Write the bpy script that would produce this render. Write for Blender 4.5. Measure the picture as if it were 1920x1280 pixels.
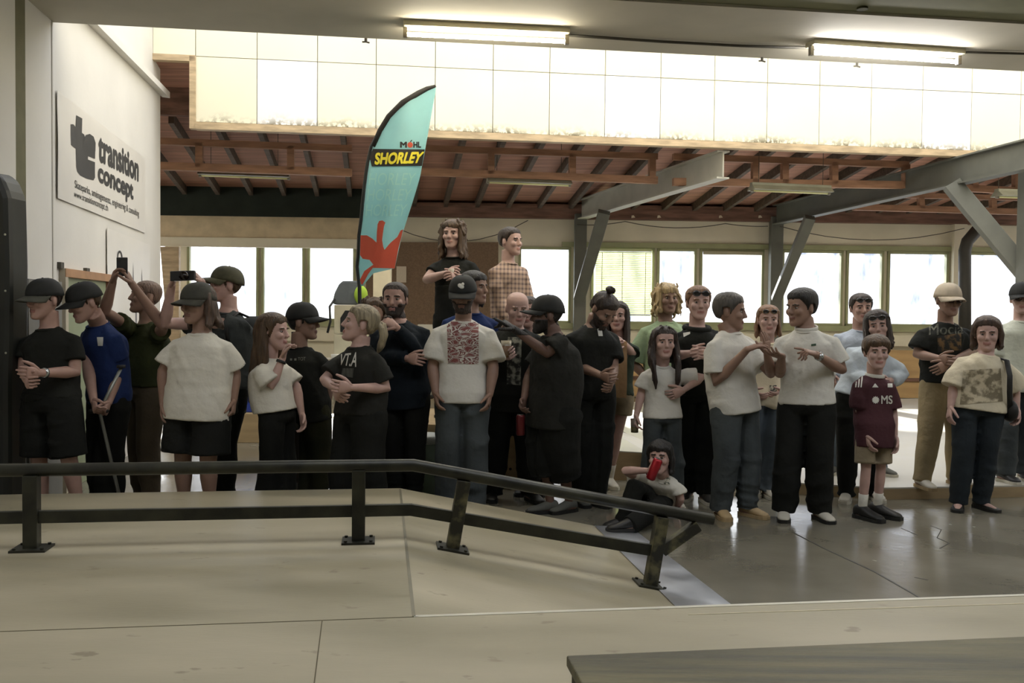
import bpy, bmesh, math, random
import numpy as np
from mathutils import Vector, Matrix
from mathutils.bvhtree import BVHTree
random.seed(7)
for o in list(bpy.data.objects): bpy.data.objects.remove(o, do_unlink=True)
SC = bpy.context.scene
COL = SC.collection
R = math.radians
# ------------------------------------------------------------------ camera
EYE = 1.50
FPX = 1750.0
PITCH = math.atan(52/FPX)
ROLL = 0.010
Fv = Vector((0, math.cos(PITCH), -math.sin(PITCH)))
Rv = Vector((1, 0, 0)); Uv = Rv.cross(Fv)
cr, sr = math.cos(ROLL), math.sin(ROLL)
Rv, Uv = Rv*cr + Uv*sr, Uv*cr - Rv*sr
cam_d = bpy.data.cameras.new('camera'); cam = bpy.data.objects.new('camera', cam_d); COL.objects.link(cam)
cam_d.sensor_width = 36; cam_d.lens = FPX/1920*36; cam_d.clip_start = 0.05; cam_d.clip_end = 300
mw = Matrix.Identity(4)
for i in range(3):
    mw[i][0] = Rv[i]; mw[i][1] = Uv[i]; mw[i][2] = -Fv[i]
mw[2][3] = EYE
cam.matrix_world = mw
SC.camera = cam
# ------------------------------------------------------------------ world, sun, exposure
SC.view_settings.view_transform = 'Standard'
SC.view_settings.look = 'None'
SC.view_settings.gamma = 1
SC.view_settings.use_curve_mapping = False
SC.view_settings.exposure = 0.42
w = bpy.data.worlds.new('overcast_sky'); SC.world = w; w.use_nodes = True
bg = w.node_tree.nodes['Background']; bg.inputs[0].default_value = (0.93, 0.95, 1.0, 1); bg.inputs[1].default_value = 2.2
sd = bpy.data.lights.new('sun', 'SUN'); sd.energy = 26; sd.angle = R(1.0); sd.color = (1, .96, .86)
so = bpy.data.objects.new('sun', sd); COL.objects.link(so)
so.rotation_euler = Vector((0.22, -math.cos(R(24)), -math.sin(R(24)))).to_track_quat('-Z', 'Y').to_euler()
so.location = (0, 30, 20)
# ------------------------------------------------------------------ pixel <-> world
CAM = Vector((0, 0, EYE))
def ray(px, py): return Fv + Rv*((px-960)/FPX) + Uv*((640-py)/FPX)
def W(px, py, d):
    r = ray(px, py); return CAM + r*(d/r.y)
def hitz(px, py, z):
    r = ray(px, py); return CAM + r*((z-EYE)/r.z)
def hitp(px, py, p0, n):
    r = ray(px, py); return CAM + r*((p0-CAM).dot(n)/r.dot(n))
A = R(8.0)
U8 = Vector((math.cos(A), math.sin(A), 0)); V8 = Vector((-math.sin(A), math.cos(A), 0)); ZZ = Vector((0, 0, 1))
A2 = R(2.2)
U2 = Vector((math.cos(A2), math.sin(A2), 0)); V2 = Vector((-math.sin(A2), math.cos(A2), 0))
# ------------------------------------------------------------------ mesh helpers
class MB:
    def __init__(s): s.v = []; s.f = []; s.m = []
    def add(s, vs, fs, mi=0):
        b = len(s.v); s.v += [tuple(v) for v in vs]; s.f += [tuple(b+i for i in f) for f in fs]; s.m += [mi]*len(fs); return s
    def box(s, c, ax, h, mi=0):
        c = Vector(c); X, Y, Z = ax
        vs = [c + X*(h[0]*i) + Y*(h[1]*j) + Z*(h[2]*k) for k in (-1, 1) for j in (-1, 1) for i in (-1, 1)]
        return s.add(vs, [(0, 2, 3, 1), (4, 5, 7, 6), (0, 1, 5, 4), (2, 6, 7, 3), (0, 4, 6, 2), (1, 3, 7, 5)], mi)
    def abox(s, lo, hi, mi=0):
        lo = Vector(lo); hi = Vector(hi)
        return s.box((lo+hi)/2, (Vector((1, 0, 0)), Vector((0, 1, 0)), ZZ), (hi-lo)/2, mi)
    def prism(s, pts, ext, mi=0):
        n = len(pts); ext = Vector(ext); pts = [Vector(p) for p in pts]
        return s.add(pts + [p+ext for p in pts], [tuple(range(n-1, -1, -1)), tuple(range(n, 2*n))] + [(i, (i+1) % n, n+(i+1) % n, n+i) for i in range(n)], mi)
    def rings(s, rings, mi=0, cap=True):
        n = len(rings[0]); vs = [p for r in rings for p in r]; fs = []
        for k in range(len(rings)-1):
            for i in range(n):
                j = (i+1) % n; fs.append((k*n+i, k*n+j, (k+1)*n+j, (k+1)*n+i))
        if cap:
            fs.append(tuple(range(n-1, -1, -1))); b = (len(rings)-1)*n; fs.append(tuple(range(b, b+n)))
        return s.add(vs, fs, mi)
    def tube(s, pts, rad, n=12, mi=0, roundcap=False, squash=None):
        pts = [Vector(p) for p in pts]
        rad = [rad]*len(pts) if not hasattr(rad, '__len__') else list(rad)
        T = []
        for i in range(len(pts)):
            a = pts[max(i-1, 0)]; b = pts[min(i+1, len(pts)-1)]
            if 0 < i < len(pts)-1:
                t = (pts[i]-pts[i-1]).normalized() + (pts[i+1]-pts[i]).normalized()
                if t.length < 1e-6: t = b-a
            else: t = b-a
            T.append(t.normalized())
        up = Vector((0, 0, 1)) if abs(T[0].z) < .9 else Vector((0, 1, 0))
        x = T[0].cross(up).normalized(); rs = []
        P = list(zip(pts, rad, T))
        if roundcap:
            p, r, t = P[0]; e = []
            for q in (80, 50, 22): e.append((p - t*(r*math.sin(R(q))), r*math.cos(R(q)), t))
            p2, r2, t2 = P[-1]; g = []
            for q in (22, 50, 80): g.append((p2 + t2*(r2*math.sin(R(q))), r2*math.cos(R(q)), t2))
            P = e + P + g
        for p, r, t in P:
            x = (x - t*x.dot(t)).normalized(); y = t.cross(x)
            sx = sy = 1.0
            if squash: sx, sy = squash
            rs.append([p + x*(r*sx*math.cos(2*math.pi*i/n)) + y*(r*sy*math.sin(2*math.pi*i/n)) for i in range(n)])
        return s.rings(rs, mi)
    def ell(s, c, rad, rot=None, n=16, m=10, mi=0):
        c = Vector(c); rs = []
        for k in range(1, m):
            a = math.pi*k/m
            ring = []
            for i in range(n):
                b = 2*math.pi*i/n
                p = Vector((rad[0]*math.sin(a)*math.cos(b), rad[1]*math.sin(a)*math.sin(b), -rad[2]*math.cos(a)))
                if rot: p = rot @ p
                ring.append(c+p)
            rs.append(ring)
        return s.rings(rs, mi)
    def cyl(s, a, b, r, n=20, mi=0, r2=None):
        a = Vector(a); b = Vector(b)
        return s.tube([a, b], [r, r if r2 is None else r2], n, mi)
    def mesh(s, name):
        me = bpy.data.meshes.new(name); me.from_pydata(s.v, [], s.f); me.update()
        return me
    def obj(s, name, mats, parent=None, smooth=False, bevel=0, **kw):
        me = s.mesh(name)
        if not isinstance(mats, (list, tuple)): mats = [mats]
        for m in mats: me.materials.append(m)
        if len(mats) > 1: me.polygons.foreach_set('material_index', s.m)
        bm = bmesh.new(); bm.from_mesh(me); bmesh.ops.recalc_face_normals(bm, faces=bm.faces); bm.to_mesh(me); bm.free()
        if smooth: me.polygons.foreach_set('use_smooth', [True]*len(me.polygons))
        o = bpy.data.objects.new(name, me); COL.objects.link(o)
        if bevel:
            b = o.modifiers.new('bevel', 'BEVEL'); b.width = bevel; b.segments = 2; b.limit_method = 'ANGLE'
        if parent: o.parent = parent
        for k, v in kw.items(): o[k] = v
        return o
def tag(o, label, cat, group=None):
    o['label'] = label; o['category'] = cat
    if group: o['group'] = group
    return o
def struct(o, label=None, cat=None):
    o['kind'] = 'structure'
    if label: o['label'] = label
    if cat: o['category'] = cat
    return o
def rebase(o, p):
    """move the object's origin to p without moving its geometry"""
    p = Vector(p); n = len(o.data.vertices); a = np.empty(n*3, np.float32); o.data.vertices.foreach_get('co', a)
    a = a.reshape(-1, 3) - np.array(p, np.float32); o.data.vertices.foreach_set('co', a.ravel()); o.data.update(); o.location = p
    return o
def empty(name, loc, label, cat, group=None):
    o = bpy.data.objects.new(name, None); COL.objects.link(o); o.location = loc; o.empty_display_size = .1
    return tag(o, label, cat, group)
def child(mb, name, mats, root, **kw):
    o = mb.obj(name, mats, None, **kw); o.parent = root; o.matrix_parent_inverse = Matrix.Translation(-Vector(root.location)) if root.parent is None else Matrix.Identity(4)
    return o
# ------------------------------------------------------------------ materials
def lin(c):
    if isinstance(c, str):
        c = [int(c[i:i+2], 16)/255 for i in (0, 2, 4)]
        return tuple(x/12.92 if x <= .04045 else ((x+.055)/1.055)**2.4 for x in c)
    return c
MC = {}
def M(name, col, rough=.7, var=.12, scale=6.0, bump=0.0, bscale=None, metal=0.0, stretch=(1, 1, 1), spec=.5, col2=None, detail=4, rvar=0.0, lo=.35, hi=.65):
    if name in MC: return MC[name]
    m = bpy.data.materials.new(name); m.use_nodes = True; nt = m.node_tree; N = nt.nodes; L = nt.links
    b = N['Principled BSDF']; b.inputs['Roughness'].default_value = rough; b.inputs['Metallic'].default_value = metal
    b.inputs['Specular IOR Level'].default_value = spec
    c = lin(col); tc = N.new('ShaderNodeTexCoord'); mp = N.new('ShaderNodeMapping'); mp.inputs['Scale'].default_value = stretch
    L.new(tc.outputs['Object'], mp.inputs[0])
    nz = N.new('ShaderNodeTexNoise'); nz.inputs['Scale'].default_value = scale; nz.inputs['Detail'].default_value = detail
    L.new(mp.outputs[0], nz.inputs[0])
    rp = N.new('ShaderNodeValToRGB'); rp.color_ramp.elements[0].position = lo; rp.color_ramp.elements[1].position = hi
    c2 = lin(col2) if col2 else tuple(min(1, x*(1+var)) for x in c)
    c1 = c if col2 else tuple(x*(1-var) for x in c)
    rp.color_ramp.elements[0].color = (*c1, 1); rp.color_ramp.elements[1].color = (*c2, 1)
    L.new(nz.outputs[0], rp.inputs[0]); L.new(rp.outputs[0], b.inputs['Base Color'])
    if rvar:
        mr = N.new('ShaderNodeMapRange'); mr.inputs[1].default_value = .3; mr.inputs[2].default_value = .7
        mr.inputs[3].default_value = max(0.02, rough-rvar); mr.inputs[4].default_value = rough+rvar
        L.new(nz.outputs[0], mr.inputs[0]); L.new(mr.outputs[0], b.inputs['Roughness'])
    if bump:
        n2 = N.new('ShaderNodeTexNoise'); n2.inputs['Scale'].default_value = bscale or scale*4; n2.inputs['Detail'].default_value = 3
        L.new(mp.outputs[0], n2.inputs[0])
        bp = N.new('ShaderNodeBump'); bp.inputs['Strength'].default_value = bump; bp.inputs['Distance'].default_value = .02
        L.new(n2.outputs[0], bp.inputs['Height']); L.new(bp.outputs[0], b.inputs['Normal'])
    MC[name] = m; return m
def emit(name, col, s):
    if name in MC: return MC[name]
    m = bpy.data.materials.new(name); m.use_nodes = True; nt = m.node_tree; nt.nodes.clear()
    e = nt.nodes.new('ShaderNodeEmission'); e.inputs[0].default_value = (*lin(col), 1); e.inputs[1].default_value = s
    o = nt.nodes.new('ShaderNodeOutputMaterial'); nt.links.new(e.outputs[0], o.inputs[0]); MC[name] = m; return m
def glassy(name, tint, mixd, dcol, scale=3.0, stretch=(1, 1, .3)):
    """clouded pane or film: mostly clear, partly translucent, patchy"""
    if name in MC: return MC[name]
    m = bpy.data.materials.new(name); m.use_nodes = True; nt = m.node_tree; N = nt.nodes; L = nt.links; N.clear()
    t = N.new('ShaderNodeBsdfTransparent'); d = N.new('ShaderNodeBsdfTranslucent'); mx = N.new('ShaderNodeMixShader'); o = N.new('ShaderNodeOutputMaterial')
    tc = N.new('ShaderNodeTexCoord'); mp = N.new('ShaderNodeMapping'); mp.inputs['Scale'].default_value = stretch; L.new(tc.outputs['Object'], mp.inputs[0])
    nz = N.new('ShaderNodeTexNoise'); nz.inputs['Scale'].default_value = scale; nz.inputs['Detail'].default_value = 6; L.new(mp.outputs[0], nz.inputs[0])
    rp = N.new('ShaderNodeValToRGB'); rp.color_ramp.elements[0].position = .28; rp.color_ramp.elements[1].position = .68
    rp.color_ramp.elements[0].color = (*tint, 1); rp.color_ramp.elements[1].color = (1, 1, 1, 1)
    L.new(nz.outputs[0], rp.inputs[0]); L.new(rp.outputs[0], t.inputs[0]); d.inputs[0].default_value = (*dcol, 1)
    mx.inputs[0].default_value = mixd; L.new(t.outputs[0], mx.inputs[1]); L.new(d.outputs[0], mx.inputs[2]); L.new(mx.outputs[0], o.inputs[0])
    MC[name] = m; return m
# text -> flat mesh (list of 2-D verts, faces), width normalised by caller
def text2d(s, bold=0.0, shear=0.0, spacing=1.0, outline=False):
    cu = bpy.data.curves.new('t', 'FONT'); cu.body = s; cu.size = 1; cu.shear = shear; cu.space_character = spacing; cu.resolution_u = 4
    o = bpy.data.objects.new('t', cu); COL.objects.link(o)
    dg = bpy.context.evaluated_depsgraph_get(); me = bpy.data.meshes.new_from_object(o.evaluated_get(dg))
    bm = bmesh.new(); bm.from_mesh(me); bm.normal_update(); bmesh.ops.triangulate(bm, faces=bm.faces)
    vs = [(v.co.x, v.co.y) for v in bm.verts]; bm.verts.index_update(); fs = [tuple(v.index for v in f.verts) for f in bm.faces]
    if bold > 0:
        n0 = len(vs); V0, F0 = list(vs), list(fs); k = 1
        for a in range(8):
            dx, dy = bold*math.cos(a*math.pi/4), bold*math.sin(a*math.pi/4); vs += [(x+dx, y+dy) for x, y in V0]; fs += [tuple(i+n0*k for i in f) for f in F0]; k += 1
    bm.free(); bpy.data.objects.remove(o, do_unlink=True); bpy.data.curves.remove(cu); bpy.data.meshes.remove(me)
    return vs, fs
def fit2d(vf, x0, y0, x1, y1):
    vs, fs = vf; a = np.array(vs); lo = a.min(0); hi = a.max(0)
    a = (a-lo)/(hi-lo+1e-9)
    return [(x0+(x1-x0)*p[0], y0+(y1-y0)*p[1]) for p in a], fs
def poly2d(pts):
    bm = bmesh.new(); vs = [bm.verts.new((p[0], p[1], 0)) for p in pts]; bm.faces.new(vs); bm.normal_update(); bmesh.ops.triangulate(bm, faces=bm.faces); bm.verts.index_update()
    r = [(v.co.x, v.co.y) for v in bm.verts], [tuple(v.index for v in f.verts) for f in bm.faces]; bm.free(); return r
def subdiv2d(vf, maxlen):
    vs, fs = vf
    bm = bmesh.new(); V = [bm.verts.new((p[0], p[1], 0)) for p in vs]
    for f in fs:
        try: bm.faces.new([V[i] for i in f])
        except ValueError: pass
    bm.normal_update()
    for _ in range(6):
        e = [e for e in bm.edges if e.calc_length() > maxlen]
        if not e: break
        bmesh.ops.subdivide_edges(bm, edges=e, cuts=1); bm.normal_update(); bmesh.ops.triangulate(bm, faces=bm.faces)
    bm.verts.index_update(); r = [(v.co.x, v.co.y) for v in bm.verts], [tuple(v.index for v in f.verts) for f in bm.faces]; bm.free(); return r
# ================================================================== THE HALL
CW = Vector((-2.6, 0, 0))                       # a point on the left wall plane
def onwall(px, py): return hitp(px, py, CW, U8)
FAR0 = Vector((0, 17.0, 0))
def onfar(px, py): return hitp(px, py, FAR0, V2)
corner = onwall(301, 600); corner.z = 0
sky0 = onwall(287, 200); sky0 = Vector((sky0.x, sky0.y, 0))
def onsky(px, py): return hitp(px, py, sky0, V8)
zsky = onsky(1000, 252).z                        # lower edge of the skylight wall
beam0 = onwall(100, 42); ZB = beam0.z            # soffit height
m_white = M('white_plaster', 'dcd9d2', .8, .04, 1.3, .05, 30)
m_cream = M('cream_plaster', 'e2dbc6', .85, .06, 1.5)
m_conc = M('grey_concrete', '625e52', .2, .0, 1.1, .05, 14, col2='807b6d', rvar=.1, detail=9, spec=.6, lo=.25, hi=.75)
m_sof = M('grey_paint_soffit', 'b4af9f', .8, .05, 2)
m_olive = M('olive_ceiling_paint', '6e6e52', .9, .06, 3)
m_lwood = M('pale_timber', 'b8a384', .6, .22, 5, .1, 30, stretch=(.6, 4, 4))
m_brown = M('brown_timber', '75574a', .75, .35, 4, .15, 25, stretch=(.5, 4, 4))
m_dark = M('dark_timber', '574a3e', .8, .3, 4, .15, 25, stretch=(.5, 4, 4))
m_ply = M('plywood_tan', 'a58f6c', .65, .14, 4, .05, 30, stretch=(.5, 3, 3))
m_green = M('green_grey_frame', '9da07a', .55, .06, 4)
m_steel = M('grey_painted_steel', '63645c', .55, .08, 4)
m_steel_l = M('light_grey_steel', 'b0aea2', .55, .06, 4)
# floor
struct(MB().abox((-11, -9, -.2), (16, 19, 0)).obj('floor', m_conc), 'polished grey concrete floor of the skate hall', 'floor')
# left wall (with its return up the skylight shaft)
mb = MB(); a = CW - V8*9; b = corner
mb.prism([a, b, b - U8*.18, a - U8*.18], (0, 0, 7.6))
struct(mb.obj('wall_left', m_white), 'white painted wall on the left with two banners', 'wall')
zt = onwall(306, 184).z
p0 = onwall(133, 50); p1 = onwall(302, 184); 
mb = MB(); c0 = Vector((p0.x, p0.y, zt)) - V8*.3; c1 = Vector((p1.x, p1.y, zt)) + V8*.05
mb.prism([c0, c0 + U8*.09 - ZZ*.01, c0 + U8*.09 + ZZ*.06, c0 + ZZ*.10], c1-c0)
struct(mb.obj('trim_1', m_white), 'sloping white ledge along the top of the left wall', 'trim')
# back, right walls and the side wall of the far bay
struct(MB().abox((-11, -9.2, 0), (16, -9, 7.6)).obj('wall_back', m_cream), 'plain wall behind the viewer', 'wall')
struct(MB().abox((15, -9, 0), (15.2, 11.5, 7.6)).abox((15, 11.5, 0), (15.2, 19, 1.2)).abox((15, 11.5, 2.9), (15.2, 19, 7.6)).abox((15, 14.2, 1.2), (15.2, 14.5, 2.9)).obj('wall_right', m_cream), 'far right wall with unseen openings added to light the far bay', 'wall')  # unglazed openings added out of view to brighten the far bay
struct(MB().prism([corner - U8*.18, corner - U8*7, corner - U8*7 - V8*.2, corner - U8*.18 - V8*.2], (0, 0, 7)).obj('wall_side', m_cream), 'side wall hidden beyond the white wall', 'wall')
struct(MB().abox((-10.4, 11, 0), (-10.2, 18, 1.2)).abox((-10.4, 11, 2.9), (-10.2, 18, 6)).abox((-10.4, 14.3, 1.2), (-10.2, 14.6, 2.9)).obj('wall_end', m_cream), 'end wall of the far bay with openings added for light', 'wall')  # out-of-view openings added here so daylight reaches the far bay
# near ceiling: olive slab, pale soffit with the strip lights, front wall of the skylight shaft
bs = Vector((beam0.x, beam0.y, 0)) - U8*.3
farE = [bs, bs + U8*20]; nearE = [bs - V8*1.25, bs + U8*20 - V8*1.25]
z = Vector((0, 0, ZB))
struct(MB().prism([farE[0]+z, farE[1]+z, nearE[1]+z, nearE[0]+z], (0, 0, .25)).obj('ceiling_soffit', m_sof), 'pale grey ceiling soffit that carries the two lit tubes', 'ceiling')
struct(MB().prism([nearE[0]+z, nearE[1]+z, nearE[1]+z - V8*1.9, nearE[0]+z - V8*1.9], (0, 0, .2)).obj('ceiling_near', m_olive), 'dark olive ceiling at the top of the view', 'ceiling').location.z = .02
struct(MB().prism([farE[0]+z+ZZ*.25, farE[1]+z+ZZ*.25, farE[1]+z+ZZ*.25-V8*.15, farE[0]+z+ZZ*.25-V8*.15], (0, 0, 2.6)).obj('wall_shaft', M('shaft_bounce_grey', '7d7a72', .8, .05)), 'unseen grey front wall of the skylight shaft, shaped to catch the sun', 'wall')  # unseen wall, height and grey chosen to limit sun bounced down the shaft
struct(MB().prism([nearE[0]+z - V8*3.75, nearE[1]+z - V8*3.75, nearE[1]+z - V8*17, nearE[0]+z - V8*17], (0, 0, .2)).obj('ceiling_back', m_olive), 'olive ceiling behind the viewer', 'ceiling')  # unseen gap before this slab, sized to let sky light onto the deck
# skylight wall: white boards with open joints
pxs = [287, 367, 482, 595, 705, 815.6, 924, 1030, 1134, 1238, 1339, 1438, 1536, 1633, 1729, 1821, 1913]
ts = [(onsky(p, 200) - sky0).dot(U8) for p in pxs]
ts += [ts[-1] + .70*i for i in range(1, 9)]
zseam = onsky(1000, 135).z
def board_mat(name, c):
    m = M(name, c, .6, .02, 1.2)
    nt = m.node_tree; N = nt.nodes; L = nt.links; b = N['Principled BSDF']; src = b.inputs['Base Color'].links[0].from_socket
    tc = N.new('ShaderNodeTexCoord'); sp = N.new('ShaderNodeSeparateXYZ'); L.new(tc.outputs['Object'], sp.inputs[0])
    nz = N.new('ShaderNodeTexNoise'); nz.inputs['Scale'].default_value = 2.2; nz.inputs['Detail'].default_value = 7; L.new(tc.outputs['Object'], nz.inputs[0])
    n2 = N.new('ShaderNodeTexNoise'); n2.inputs['Scale'].default_value = 22; n2.inputs['Detail'].default_value = 5; L.new(tc.outputs['Object'], n2.inputs[0])
    mr = N.new('ShaderNodeMapRange'); mr.inputs[1].default_value = zsky; mr.inputs[2].default_value = zsky+.16; mr.inputs[3].default_value = 1; mr.inputs[4].default_value = 0
    L.new(sp.outputs[2], mr.inputs[0])
    ad = N.new('ShaderNodeMath'); ad.operation = 'MULTIPLY_ADD'; L.new(nz.outputs[0], ad.inputs[0]); ad.inputs[1].default_value = 2.4; ad.inputs[2].default_value = -1.35
    s2 = N.new('ShaderNodeMath'); s2.operation = 'ADD'; L.new(mr.outputs[0], s2.inputs[0]); L.new(ad.outputs[0], s2.inputs[1])
    s3 = N.new('ShaderNodeMath'); s3.operation = 'MULTIPLY'; s3.use_clamp = True; L.new(s2.outputs[0], s3.inputs[0]); L.new(mr.outputs[0], s3.inputs[1])
    s4 = N.new('ShaderNodeMath'); s4.operation = 'MULTIPLY'; s4.use_clamp = True; L.new(s3.outputs[0], s4.inputs[0])
    r2 = N.new('ShaderNodeValToRGB'); r2.color_ramp.elements[0].position = .42; r2.color_ramp.elements[1].position = .55; L.new(n2.outputs[0], r2.inputs[0]); L.new(r2.outputs[0], s4.inputs[1])
    mx = N.new('ShaderNodeMixRGB'); L.new(s4.outputs[0], mx.inputs[0]); L.new(src, mx.inputs[1]); mx.inputs[2].default_value = (.19, .17, .11, 1); L.new(mx.outputs[0], b.inputs['Base Color'])
    return m
m_b1 = board_mat('cream_board', 'e9e6d2'); m_b2 = board_mat('white_board', 'eeeef0'); m_gap = M('board_joint', '9a958a', .9, .1)
mb = MB(); ax = (U8, V8, ZZ)
mb.box(sky0 + U8*(ts[-1]/2) + V8*.06 + ZZ*((zsky+5.2)/2), ax, (ts[-1]/2 - .3, .02, (5.2-zsky)/2 - .0), 2)
mb2 = mb
for i in range(len(ts)-1):
    g = .004
    for (za, zb, white) in ((zsky, zseam, i in (2, 8, 14)), (zseam, 5.2, i in (13,))):
        if i == 0 and za == zsky: continue
        c = sky0 + U8*((ts[i]+ts[i+1])/2) + V8*.015 + ZZ*((za+zb)/2)
        mb.box(c, ax, ((ts[i+1]-ts[i])/2 - g, .022, (zb-za)/2 - g), 1 if white else 0)
# cut the backing behind the open corner
mb.v[0:8] = [tuple(v) for v in [sky0 + U8*u + V8*y + ZZ*zz for zz in (zsky, 5.2) for y in (.04, .08) for u in (ts[1], ts[-1])]]
mb.box(sky0 + U8*(ts[1]/2) + V8*.06 + ZZ*((zseam+5.2)/2), ax, (ts[1]/2, .02, (5.2-zseam)/2), 2)
struct(mb.obj('wall_skylight', [m_b1, m_b2, m_gap]), 'pale boarded wall below the skylight, stained along its foot', 'wall')
# its timber trims
mb = MB(); mb.box(sky0 + U8*((ts[1]+ts[-1])/2) + V8*.02 + ZZ*(zsky-.045), ax, ((ts[-1]-ts[1])/2, .06, .04))
struct(mb.obj('trim_2', m_lwood), 'pale timber batten under the skylight boards', 'trim')
struct(MB().box(sky0 + U8*(ts[1]-.03) + V8*.02 + ZZ*((zsky+zseam)/2 - .04), ax, (.035, .05, (zseam-zsky)/2+.04)).obj('trim_3', m_lwood), 'upright timber batten beside the open corner', 'trim')
struct(MB().box(sky0 + U8*(ts[1]/2) + V8*.02 + ZZ*(zseam-.03), ax, (ts[1]/2, .05, .035)).obj('trim_4', m_lwood), 'short timber batten over the open corner', 'trim')
# brown lintel seen through the open corner + structural beam behind the boards
struct(MB().box(sky0 + U8*10 + V8*.95 + ZZ*(zsky+.75), ax, (13, .05, .5)).obj('trim_5', m_brown), 'brown timber board seen through the open corner', 'trim')
# far bay: sloping boarded roof
def roofz(p): return 3.50 + .14*((FAR0 - p).dot(V2))
r0 = FAR0 - U2*11; r1 = FAR0 + U2*15
s0 = sky0 - U8*6.5 + V8*.1; s1 = sky0 + U8*20 + V8*.1
q = [r0, r1, s1, s0]; q = [Vector((p.x, p.y, roofz(p))) for p in q]
m_boards = M('red_brown_roof_boards', 'a97e6c', .8, .3, 3, .2, 12, stretch=(.35, 9, 9), detail=6)
struct(MB().prism(q, (0, 0, .12)).obj('ceiling_far', m_boards), 'sloping red-brown boarded roof of the far bay', 'ceiling')
top = MB().prism([s0 + ZZ*roofz(s0), s1 + ZZ*roofz(s1), s1 + ZZ*5.25, s0 + ZZ*5.25], V8*.05)
struct(top.obj('wall_upper', m_brown), 'boarding above the far roof edge', 'wall')
# rafters under it
for i in range(33):
    p = FAR0 - U2*7.4 + U2*(i*.56); e = p - V8*4.4
    mb = MB(); a = Vector((p.x, p.y, roofz(p)-.07)); b = Vector((e.x, e.y, roofz(e)-.07))
    d = (b-a).normalized(); sd_ = d.cross(ZZ).normalized(); mb.box((a+b)/2, (d, sd_, sd_.cross(d)), ((b-a).length/2, .035, .07))
    o = mb.obj('rafter', m_dark); rebase(o, (a+b)/2)
    tag(o, 'dark timber rafter under the sloping roof boards of the far bay', 'rafter', 'rafters under the far roof')
# far wall with window openings
def fx(px): return (onfar(px, 530) - FAR0).dot(U2)
def fz(py, px=1000): return onfar(px, py).z
WT, WB = fz(466, 600), fz(603, 600)
zlin = fz(416, 1240)
openings = [(290, 316, 466, 605), (352, 486, 464, 605), (491, 572, 464, 605), (577, 667, 464, 605), (972, 1070, 461, 605), (1108, 1226, 463, 607), (1231, 1305, 463, 607), (1311, 1431, 463, 607),
            (1464, 1579, 466, 609), (1585, 1655, 466, 609), (1662, 1776, 466, 609), (1812, 1930, 466, 611), (1936, 2030, 466, 611)]
mb = MB(); prev = -11.5
spans = [(fx(a), fx(b)) for a, b, _, _ in openings]
zt_, zb_ = fz(464, 1100), fz(606, 1100)
def wb(u0, u1, za, zb):
    mb.box(FAR0 + U2*((u0+u1)/2) + V2*.1 + ZZ*((za+zb)/2), (U2, V2, ZZ), ((u1-u0)/2, .1, (zb-za)/2))
wb(-11.5, 15, 0, zb_); wb(-11.5, 15, zt_, 3.7)
for u0, u1 in spans:
    wb(prev, u0, zb_, zt_); prev = u1
wb(prev, 15, zb_, zt_)
struct(mb.obj('wall_far', m_cream), 'cream far wall with a row of windows', 'wall')
m_pane = glassy('hazy_film_pane', (.40, .43, .50), .03, (.9, .95, 1), 6.0)
m_pane_w = glassy('bright_film_pane', (.5, .53, .6), .1, (.9, .95, 1), 3.0)
for k, ((a, b, y0, y1), (u0, u1)) in enumerate(zip(openings, spans)):
    mf = m_green
    mb = MB(); uc = (u0+u1)/2; zc = (zt_+zb_)/2; t = .045
    for (cu, cz, hu, hz) in ((uc, zt_-t/2, (u1-u0)/2, t/2), (uc, zb_+t/2, (u1-u0)/2, t/2), (u0+t/2, zc, t/2, (zt_-zb_)/2), (u1-t/2, zc, t/2, (zt_-zb_)/2)):
        mb.box(FAR0 + U2*cu + ZZ*cz - V2*.005, (U2, V2, ZZ), (hu, .045, hz))
    o = mb.obj('window_%d' % (k+1), mf); struct(o, None, 'window')
    p = MB().box(FAR0 + U2*uc + ZZ*zc + V2*.03, (U2, V2, ZZ), ((u1-u0)/2-t*.8, .004, (zt_-zb_)/2-t*.8)).obj('pane', m_pane_w if k in (0, 3, 4, 7) else m_pane, o)
    o['label'] = ['narrow bright window sliver at the white wall corner', 'wide window of the left bay, hazy film, beside the raised camera', 'middle window of the left bay behind the pale tee and black cap', 'window behind the grey backpack',
                  'window behind the plaid shirt', 'window with lowered pale green blinds', 'narrow window behind the pale green tee', 'wide window behind the black hoodie',
                  'window behind the white polo shirt beside the grey post', 'narrow window behind the pale blue shirt', 'window behind the cream cap', 'window at the far right by the steel brace', 'window beyond the right edge'][k]
# green rail above/below windows on the right half, sill and plywood dado
struct(MB().box(FAR0 + U2*fx(1490) + ZZ*(zt_+.05) - V2*.03, (U2, V2, ZZ), ((fx(1950)-fx(1085))/2, .03, .045)).obj('trim_6', m_green), 'green rail over the right hand windows', 'trim')
struct(MB().box(FAR0 + U2*2 + ZZ*(zb_-.05) - V2*.04, (U2, V2, ZZ), (12, .05, .05)).obj('trim_7', m_green), 'green window sill along the far wall', 'trim')
struct(MB().box(FAR0 + U2*2 + ZZ*(zb_-.26) - V2*.09, (U2, V2, ZZ), (12, .09, .10)).obj('trim_8', m_cream), 'cream radiator casing under the sill', 'trim')
m_dado = M('orange_plywood', 'c2a070', .6, .12, 3, stretch=(.5, 3, 3))
struct(MB().box(FAR0 + U2*5.5 + ZZ*.46 - V2*.05, (U2, V2, ZZ), (8, .04, .44)).obj('trim_9', m_dado), 'plywood dado along the foot of the far wall', 'trim')
struct(MB().box(FAR0 + U2*5.5 + ZZ*.36 - V2*.11, (U2, V2, ZZ), (8, .03, .03)).obj('trim_10', m_brown), 'brown rail across the plywood dado', 'trim')
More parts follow.
